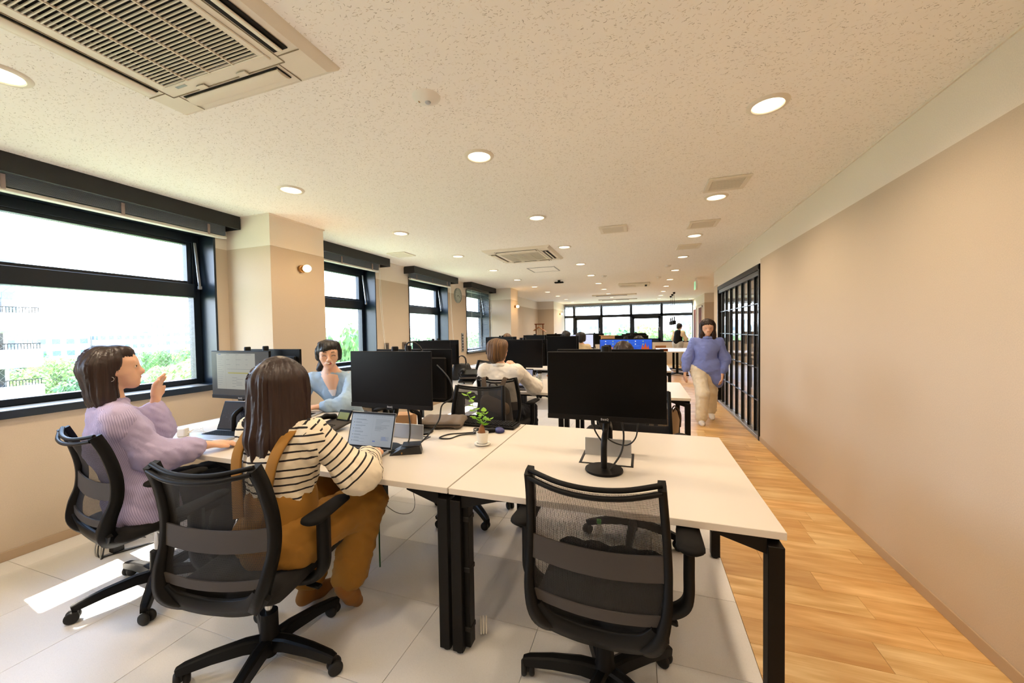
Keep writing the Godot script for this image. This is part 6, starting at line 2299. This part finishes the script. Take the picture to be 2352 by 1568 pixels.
	person("smiling woman with tied-back dark hair in a pale blue cardigan, facing the desks", {
		"pelvis": V(-2.62, 0.52, -2.95), "chest": V(-2.66, 0.85, -2.8), "neck": V(-2.67, 1.06, -2.73), "head": V(-2.65, 1.195, -2.68), "face": V(0.71, -0.06, 0.7), "facing": V(0.4, 0, 0.92),
		"arms": [[V(-2.5, 0.985, -2.8), V(-2.42, 0.775, -2.62), V(-2.6, 0.768, -2.5), V(-0.8, -0.02, 0.35), V(0, 1, 0), 0.5], [V(-2.83, 0.985, -2.68), V(-2.93, 0.77, -2.6), V(-2.78, 0.768, -2.46), V(0.5, -0.02, 0.7), V(0, 1, 0), 0.5]],
		"legs": [[V(-2.52, 0.5, -2.6), V(-2.52, 0.08, -2.66), V(0, 0, 1)], [V(-2.72, 0.5, -2.6), V(-2.72, 0.08, -2.66), V(0, 0, 1)]]},
		{"top": M.cardigan_blue, "bottom": M.navy, "shoe": M.rubber, "hair": M.hair_black, "strands": cap_hair(tied), "loose": 0.014, "face": "smile", "cell": 0.013, "head_size": 1.12, "head_cell": 0.005, "cuff": 0.85})
	# open neckline of the cardigan with a camisole below
	var nk := get_node("person_002") as Node3D
	var fwd := V(0.4, 0, 0.92).normalized()
	var side := fwd.cross(Vector3.UP)
	var g: Array = []
	var g2: Array = []
	for i in 6:
		var t := i / 5.0
		var l1 := PackedVector3Array()
		var l2 := PackedVector3Array()
		for q in 7:
			var u := -1.0 + q / 3.0
			var half := lerpf(0.095, 0.026, t)
			l1.append(V(-0.049, 1.04, 0.214).lerp(V(-0.042, 0.875, 0.158), t) + side * (u * half) + fwd * (lerpf(0.066, 0.128, sqrt(t)) - u * u * lerpf(0.04, 0.004, t)))
			l2.append(V(-0.042, 0.885, 0.16).lerp(V(-0.042, 0.83, 0.15), t) + side * (u * lerpf(0.036, 0.012, t)) + fwd * (0.132 - u * u * 0.008))
		g.append(l1)
		g2.append(l2)
	var ns := Shape.new()
	ns.sheet(g, 0.006)
	part("neckline", ns, M.skin, nk)
	var cs2 := Shape.new()
	cs2.sheet(g2, 0.006)
	part("camisole", cs2, M.camisole, nk)
	# person in a white shirt from behind, short streaked hair, chin on hand
	var bob := [[V(-0.05, 0.05, 0.03), V(-0.068, -0.05, 0.03), 0.066, 0.042], [V(0.05, 0.05, 0.03), V(0.068, -0.05, 0.03), 0.066, 0.042], [V(0, 0.055, 0.05), V(0, -0.05, 0.07), 0.08, 0.056], [V(0, -0.05, 0.06), V(0, -0.1, 0.04), 0.048, 0.03], [V(-0.04, 0.09, -0.02), V(0.04, 0.09, -0.02), 0.045, 0.045]]
	person("person with short streaked blond-brown hair in a white shirt, seen from behind", {
		"pelvis": V(-1.36, 0.52, -3.74), "chest": V(-1.38, 0.84, -3.72), "neck": V(-1.4, 1.04, -3.7), "head": V(-1.425, 1.165, -3.72), "face": V(0.35, -0.12, -0.93), "facing": V(0.1, 0, -1),
		"arms": [[V(-1.57, 0.985, -3.68), V(-1.66, 0.765, -3.82), V(-1.5, 0.765, -4.0), V(0.3, 0, -1), V(0, 1, 0), 0.5], [V(-1.21, 0.985, -3.68), V(-1.1, 0.775, -3.94), V(-1.27, 0.96, -3.86), V(-0.4, 0.85, 0.1), V(0.9, 0.3, 0), 0.9]],
		"legs": [[V(-1.46, 0.5, -4.12), V(-1.46, 0.08, -4.1), V(0, 0, -1)], [V(-1.2, 0.5, -4.12), V(-1.15, 0.08, -4.1), V(0, 0, -1)]]},
		{"top": M.shirt_white, "bottom": M.navy, "shoe": M.rubber, "hair": M.hair_blond, "strands": cap_hair(bob), "loose": 0.03, "collar": true, "cell": 0.014})
	# others whose heads show over the screens
	var crop: Array = cap_hair([[V(-0.05, 0.06, -0.05), V(0.05, 0.06, -0.055), 0.026, 0.026]])
	seated("person with cropped brown hair in front of the blue seascape monitor", -0.17, -3.74, 0.0, 1.14, M.cream_top, M.hair_dark, crop)
	seated("dark-haired person in a cream top leaning towards the lilac screen", -1.36, -8.98, 0.1, 1.2, M.cream_top, M.hair_black, cap_hair(bob))
	seated("dark-haired person sitting taller beside the one in the cream top", -1.68, -8.72, -0.3, 1.25, M.navy, M.hair_black, crop)
	seated("dark-haired person whose crown shows above the seascape monitor", -0.05, -6.22, 0.0, 1.15, M.navy, M.hair_black, crop)
	seated("grey-brown haired person whose crown shows over a rear monitor by the windows", -2.76, -7.78, PI, 1.21, M.white_cloth, M.hair_blond, crop)
	# woman walking down the corridor
	var mid := [[V(-0.06, 0.03, 0.01), V(-0.075, -0.15, -0.01), 0.045, 0.032], [V(0.06, 0.03, 0.01), V(0.075, -0.15, -0.01), 0.045, 0.032], [V(0, 0.02, 0.06), V(0, -0.16, 0.055), 0.06, 0.045], [V(-0.07, -0.1, -0.015), V(-0.07, -0.2, -0.03), 0.032, 0.018], [V(0.07, -0.1, -0.015), V(0.07, -0.2, -0.03), 0.032, 0.018], [V(-0.05, 0.08, -0.04), V(0.05, 0.08, -0.04), 0.03, 0.03], [V(-0.04, 0.062, -0.068), V(0.04, 0.058, -0.07), 0.015, 0.013]]
	person("woman walking along the corridor in a long blue shirt and cream wide trousers", {
		"pelvis": V(0.87, 0.79, -6.25), "chest": V(0.89, 1.06, -6.22), "neck": V(0.905, 1.25, -6.22), "head": V(0.91, 1.39, -6.2), "face": V(0.0, -0.12, 1.0), "facing": V(-0.05, 0, 1),
		"arms": [[V(1.07, 1.185, -6.24), V(1.14, 0.93, -6.27), V(1.1, 0.715, -6.18), V(-0.05, -1, 0.2), V(0.9, 0, 0.2), 0.5], [V(0.73, 1.185, -6.22), V(0.65, 0.93, -6.24), V(0.61, 0.735, -6.2), V(-0.12, -1, 0.15), V(-0.9, 0, 0.2), 0.5]],
		"legs": [[V(0.97, 0.44, -6.34), V(1.0, 0.12, -6.5), V(0, -0.35, 1)], [V(0.83, 0.44, -6.08), V(0.81, 0.07, -6.08), V(0, 0, 1)]]},
		{"top": M.shirt_blue, "bottom": M.cream_trousers, "shoe": M.white_cloth, "hair": M.hair_dark, "strands": cap_hair(mid), "loose": 0.024, "hem": 0.01, "flat_hem": 0.102, "wide": 0.03, "hem_leg": 0.94, "face": "plain", "cell": 0.014, "collar": true,
			"drape": [[V(0.97, 0.86, -6.2), V(1.04, 0.62, -6.21), 0.1, 0.07], [V(1.04, 0.66, -6.21), V(1.07, 0.54, -6.23), 0.065, 0.03], [V(0.77, 0.84, -6.25), V(0.73, 0.68, -6.28), 0.075, 0.04]]})
	# woman standing by the far windows
	var pw := person("woman in a black vest over a cream blouse standing at the far windows", {
		"pelvis": V(1.26, 0.83, -15.3), "chest": V(1.27, 1.12, -15.3), "neck": V(1.29, 1.32, -15.3), "head": V(1.32, 1.465, -15.32), "face": V(0.75, -0.1, -0.65), "facing": V(0.6, 0, -0.8),
		"arms": [[V(1.15, 1.25, -15.4), V(1.12, 1.0, -15.48), V(1.3, 1.05, -15.55), V(1, 0.2, -0.3), V(0, 0, -1), 0.6], [V(1.43, 1.25, -15.2), V(1.52, 1.0, -15.25), V(1.5, 1.06, -15.4), V(0.3, 0.2, -1), V(1, 0, 0), 0.6]],
		"legs": [[V(1.2, 0.45, -15.32), V(1.2, 0.08, -15.3), V(0.6, 0, -0.8)], [V(1.32, 0.45, -15.26), V(1.32, 0.08, -15.24), V(0.6, 0, -0.8)]]},
		{"top": M.cream_top, "bottom": M.pale_trousers, "shoe": M.white_cloth, "hair": M.hair_black, "strands": cap_hair([[V(0, -0.02, 0.09), V(0, -0.06, 0.1), 0.035, 0.03]]), "loose": 0.02, "wide": 0.035, "cell": 0.018, "head_cell": 0.01, "hand_cell": 0.007, "hair_cell": 0.012})
	var vf := Flesh.new()
	vf.k = 60.0
	vf.bone(V(0, 0.92, 0), V(0.02, 1.2, 0), 0.165, 0.15, V(0.6, 0, -0.8), 1.1)
	var vs := Shape.new()
	vf.into(vs, 0.018)
	part("vest", vs, M.black_soft, pw)

# ---------------------------------------------------------------- outside: a park seen from an upper floor, and the town behind it
func build_outside() -> void:
	var ground := -11.0
	var gm := mat("park_ground", "#8f9a72", 0.95)
	tri_tex(gm, tex(noise_image(256, 256, 0.03, Color("#6f8350"), Color("#b7b59a"), 61)), V(0.02, 0.02, 0.02))
	gm.albedo_color = Color.WHITE
	var gs := Shape.new()
	gs.span(V(-420, ground - 1, -420), V(260, ground, 200))
	var go := solo("ground", gs, gm, "park ground and streets far below the windows", "ground")
	tag(go, "", "", "", "structure")
	# trees: four crowns of leaf clumps, used again and again
	var leafm: Array = []
	for h in ["#41682c", "#587e3c", "#345a34", "#6f8846"]:
		var m := mat("foliage_" + h, h, 0.8)
		m.backlight_enabled = true
		m.backlight = Color(h)
		leafm.append(m)
	mat("trunk", "#5a4a3a", 0.9)
	var crowns: Array = []
	rng.seed = 71
	for k in 4:
		var s := Shape.new()
		var lumps: Array = []
		for q in 13:
			lumps.append([V(rng.randf_range(-0.55, 0.55), rng.randf_range(0.25, 1.0), rng.randf_range(-0.55, 0.55)), rng.randf_range(0.2, 0.38)])
		for q in 4200:
			var l: Array = lumps[q % lumps.size()]
			var d := V(rng.randfn(), rng.randfn(), rng.randfn()).normalized()
			var p: Vector3 = l[0] + d * (float(l[1]) * rng.randf_range(0.75, 1.05))
			var f := Shape.frame((d + V(rng.randfn(), rng.randfn(), rng.randfn()) * 0.35).normalized())
			var w := rng.randf_range(0.022, 0.045)
			s.quad(p - f.x * w, p - f.z * w, p + f.x * w, p + f.z * w, f.y)
		crowns.append(s.mesh())
	var tk := Shape.new()
	tk.cyl(V(0, -0.55, 0), V(0, 0.55, 0), 0.06, 0.03, 8, false)
	var tkm := tk.mesh()
	var kinds := ["broad green tree in the park beyond the windows", "pale green tree in the park beyond the windows", "dark green tree in the park beyond the windows", "yellow-green tree in the park beyond the windows"]
	var spots: Array = []
	for q in 700:
		var ang := rng.randf_range(0.05, 1.05)
		var dist := 18.0 + 120.0 * pow(rng.randf(), 1.3)
		var x := -4.5 - dist * cos(ang)
		var z := -2.5 - dist * sin(ang)
		if q >= 450:
			x = rng.randf_range(-24.0, 16.0)
			z = FAR - rng.randf_range(15.0, 60.0)
		if x < -34.0 and z > -22.0 and x > -60.0:
			continue
		if x < -108.0 and z > -50.0:
			continue
		var hgt := rng.randf_range(8.2, 12.2)
		if q >= 450: hgt = rng.randf_range(12.2, 14.6)
		var free := true
		for e in spots:
			if Vector2(x - e.x, z - e.z).length() < (0.45 if q < 450 else 0.34) * (hgt + e.y):
				free = false
				break
		if not free:
			continue
		spots.append(V(x, hgt, z))
		var k := spots.size() % 4
		var o := thing("tree", kinds[k], "tree", V(x, ground, z), rng.randf() * TAU, "park trees, " + ["broad", "pale", "dark", "yellow-green"][k])
		var c := part("crown", crowns[k], leafm[k], o, V(0, hgt * 0.26, 0))
		c.scale = V(hgt * 0.5, hgt * 0.58, hgt * 0.5)
		var t := part("trunk", tkm, M.trunk, o, V(0, hgt * 0.22, 0))
		t.scale = V(hgt * 0.5, hgt * 0.4, hgt * 0.5)
	# tall tree close to the second window
	var tt := thing("tree", "tall leafy tree close outside the window past the first pillar", "tree", V(-10.4, ground, -11.0))
	var tc := part("crown", crowns[1], leafm[0], tt, V(0, 7.0, 0))
	tc.scale = V(2.1, 4.6, 2.1)
	part("trunk", tkm, M.trunk, tt, V(0, 4.0, 0)).scale = V(6, 7.2, 6)
	# building with white balconies beside the large window
	mat("facade_white", "#c4c3bf", 0.8)
	mat("facade_grey", "#a3a6aa", 0.7)
	mat("facade_blue", "#6f8ba3", 0.35)
	mat("window_glassy", "#1b252d", 0.12)
	mat("window_pale", "#566673", 0.2)
	var nb := thing("balcony_building", "white building with deep balconies seen at the edge of the large window", "building", V(-39.0, ground, 0))
	part("core", spn(V(-12, 0, -13.3), V(-1.6, 14.6, 4)), M.facade_white, nb)
	for fl in 6:
		var y := 0.9 + fl * 2.42
		part("parapet", spn(V(-0.25, y, -14.3), V(0, y + 1.12, 4)), M.facade_white, nb)
		part("parapet_end", spn(V(-2.0, y, -14.3), V(-0.25, y + 1.12, -14.1)), M.facade_white, nb)
		part("balcony_floor", spn(V(-2.0, y - 0.12, -14.3), V(-0.25, y, 4)), M.facade_grey, nb)
		for w in 6:
			part("window", spn(V(-1.62, y + 0.1, -13.1 + w * 2.6), V(-1.56, y + 2.2, -10.9 + w * 2.6)), M.window_glassy, nb)
		var ra := Shape.new()
		for q in 14:
			ra.cyl(V(-0.1, y + 1.12, -14.2 + q * 0.14), V(-0.1, y + 1.5, -14.2 + q * 0.14), 0.02, -1, 5)
		ra.cyl(V(-0.1, y + 1.5, -14.25), V(-0.1, y + 1.5, -12.3), 0.03, -1, 5)
		part("railing", ra, M.black_metal, nb)
	tower("pale blue glass office tower rising behind the white balconies", V(-126, ground, -27), V(12, 29, 27.5), M.facade_blue, 9, 5)
	# town on the horizon
	tower("long white apartment block with rows of small windows beyond the park", V(-157, ground, -72.5), V(14, 13.6, 13), M.facade_white, 5, 8)
	tower("low white apartment block at the edge of the park", V(-160, ground, -60), V(14, 13.0, 11), M.facade_grey, 4, 6)
	tower("square white tower block on the horizon past the park", V(-157, ground, -88), V(12, 17.4, 7), M.facade_white, 6, 4)
	tower("white block between the tower and the apartments", V(-175, ground, -92), V(14, 15.0, 14), M.facade_white, 5, 5)
	tower("white slab block far behind the trees", V(-170, ground, -200), V(16, 16, 60), M.facade_white, 5, 4)
	tower("blue-grey office block seen through the far end windows", V(-5.3, ground, -124), V(2.4, 14.6, 5), M.facade_blue, 6, 2)
	tower("large pale blue building beyond the far right window", V(13.8, ground, -124), V(6, 15.1, 8), M.facade_blue, 6, 4)
	tower("white office block seen left in the far end windows", V(-13.0, ground, -126), V(6.0, 14.2, 8), M.facade_white, 6, 4)
	tower("white low building between the far trees", V(-26.0, ground, -140), V(12, 13.4, 8), M.facade_white, 5, 6)

func tower(label: String, at: Vector3, size: Vector3, m: Material, floors: int, bays: int) -> void:
	var o := thing("tower_block", label, "building", at)
	part("walls", spn(V(-size.x * 0.5, 0, -size.z * 0.5), V(size.x * 0.5, size.y, size.z * 0.5)), m, o)
	part("roof", spn(V(-size.x * 0.3, size.y, -size.z * 0.3), V(size.x * 0.1, size.y + 1.6, size.z * 0.2)), M.facade_grey, o)
	var fh := size.y / floors
	for side in 2:
		var long := size.x if side == 0 else size.z
		var n := bays if side == 0 else maxi(2, int(bays * size.z / size.x))
		var bw := long / n
		var wm := bx(V(bw * 0.55, fh * 0.42, 0.2) if side == 0 else V(0.2, fh * 0.42, bw * 0.55)).mesh()
		for f in floors:
			for b in n:
				var u := -long * 0.5 + bw * (b + 0.5)
				part("window", wm, M.window_pale, o, V(u, fh * (f + 0.55), size.z * 0.5) if side == 0 else V(size.x * 0.5, fh * (f + 0.55), u))

func _ready() -> void:
	set_camera_and_light()
	make_materials()
	build_room()
	build_ceiling_things()
	build_wall_things()
	build_rows()
	build_small_things()
	build_people()
	build_outside()
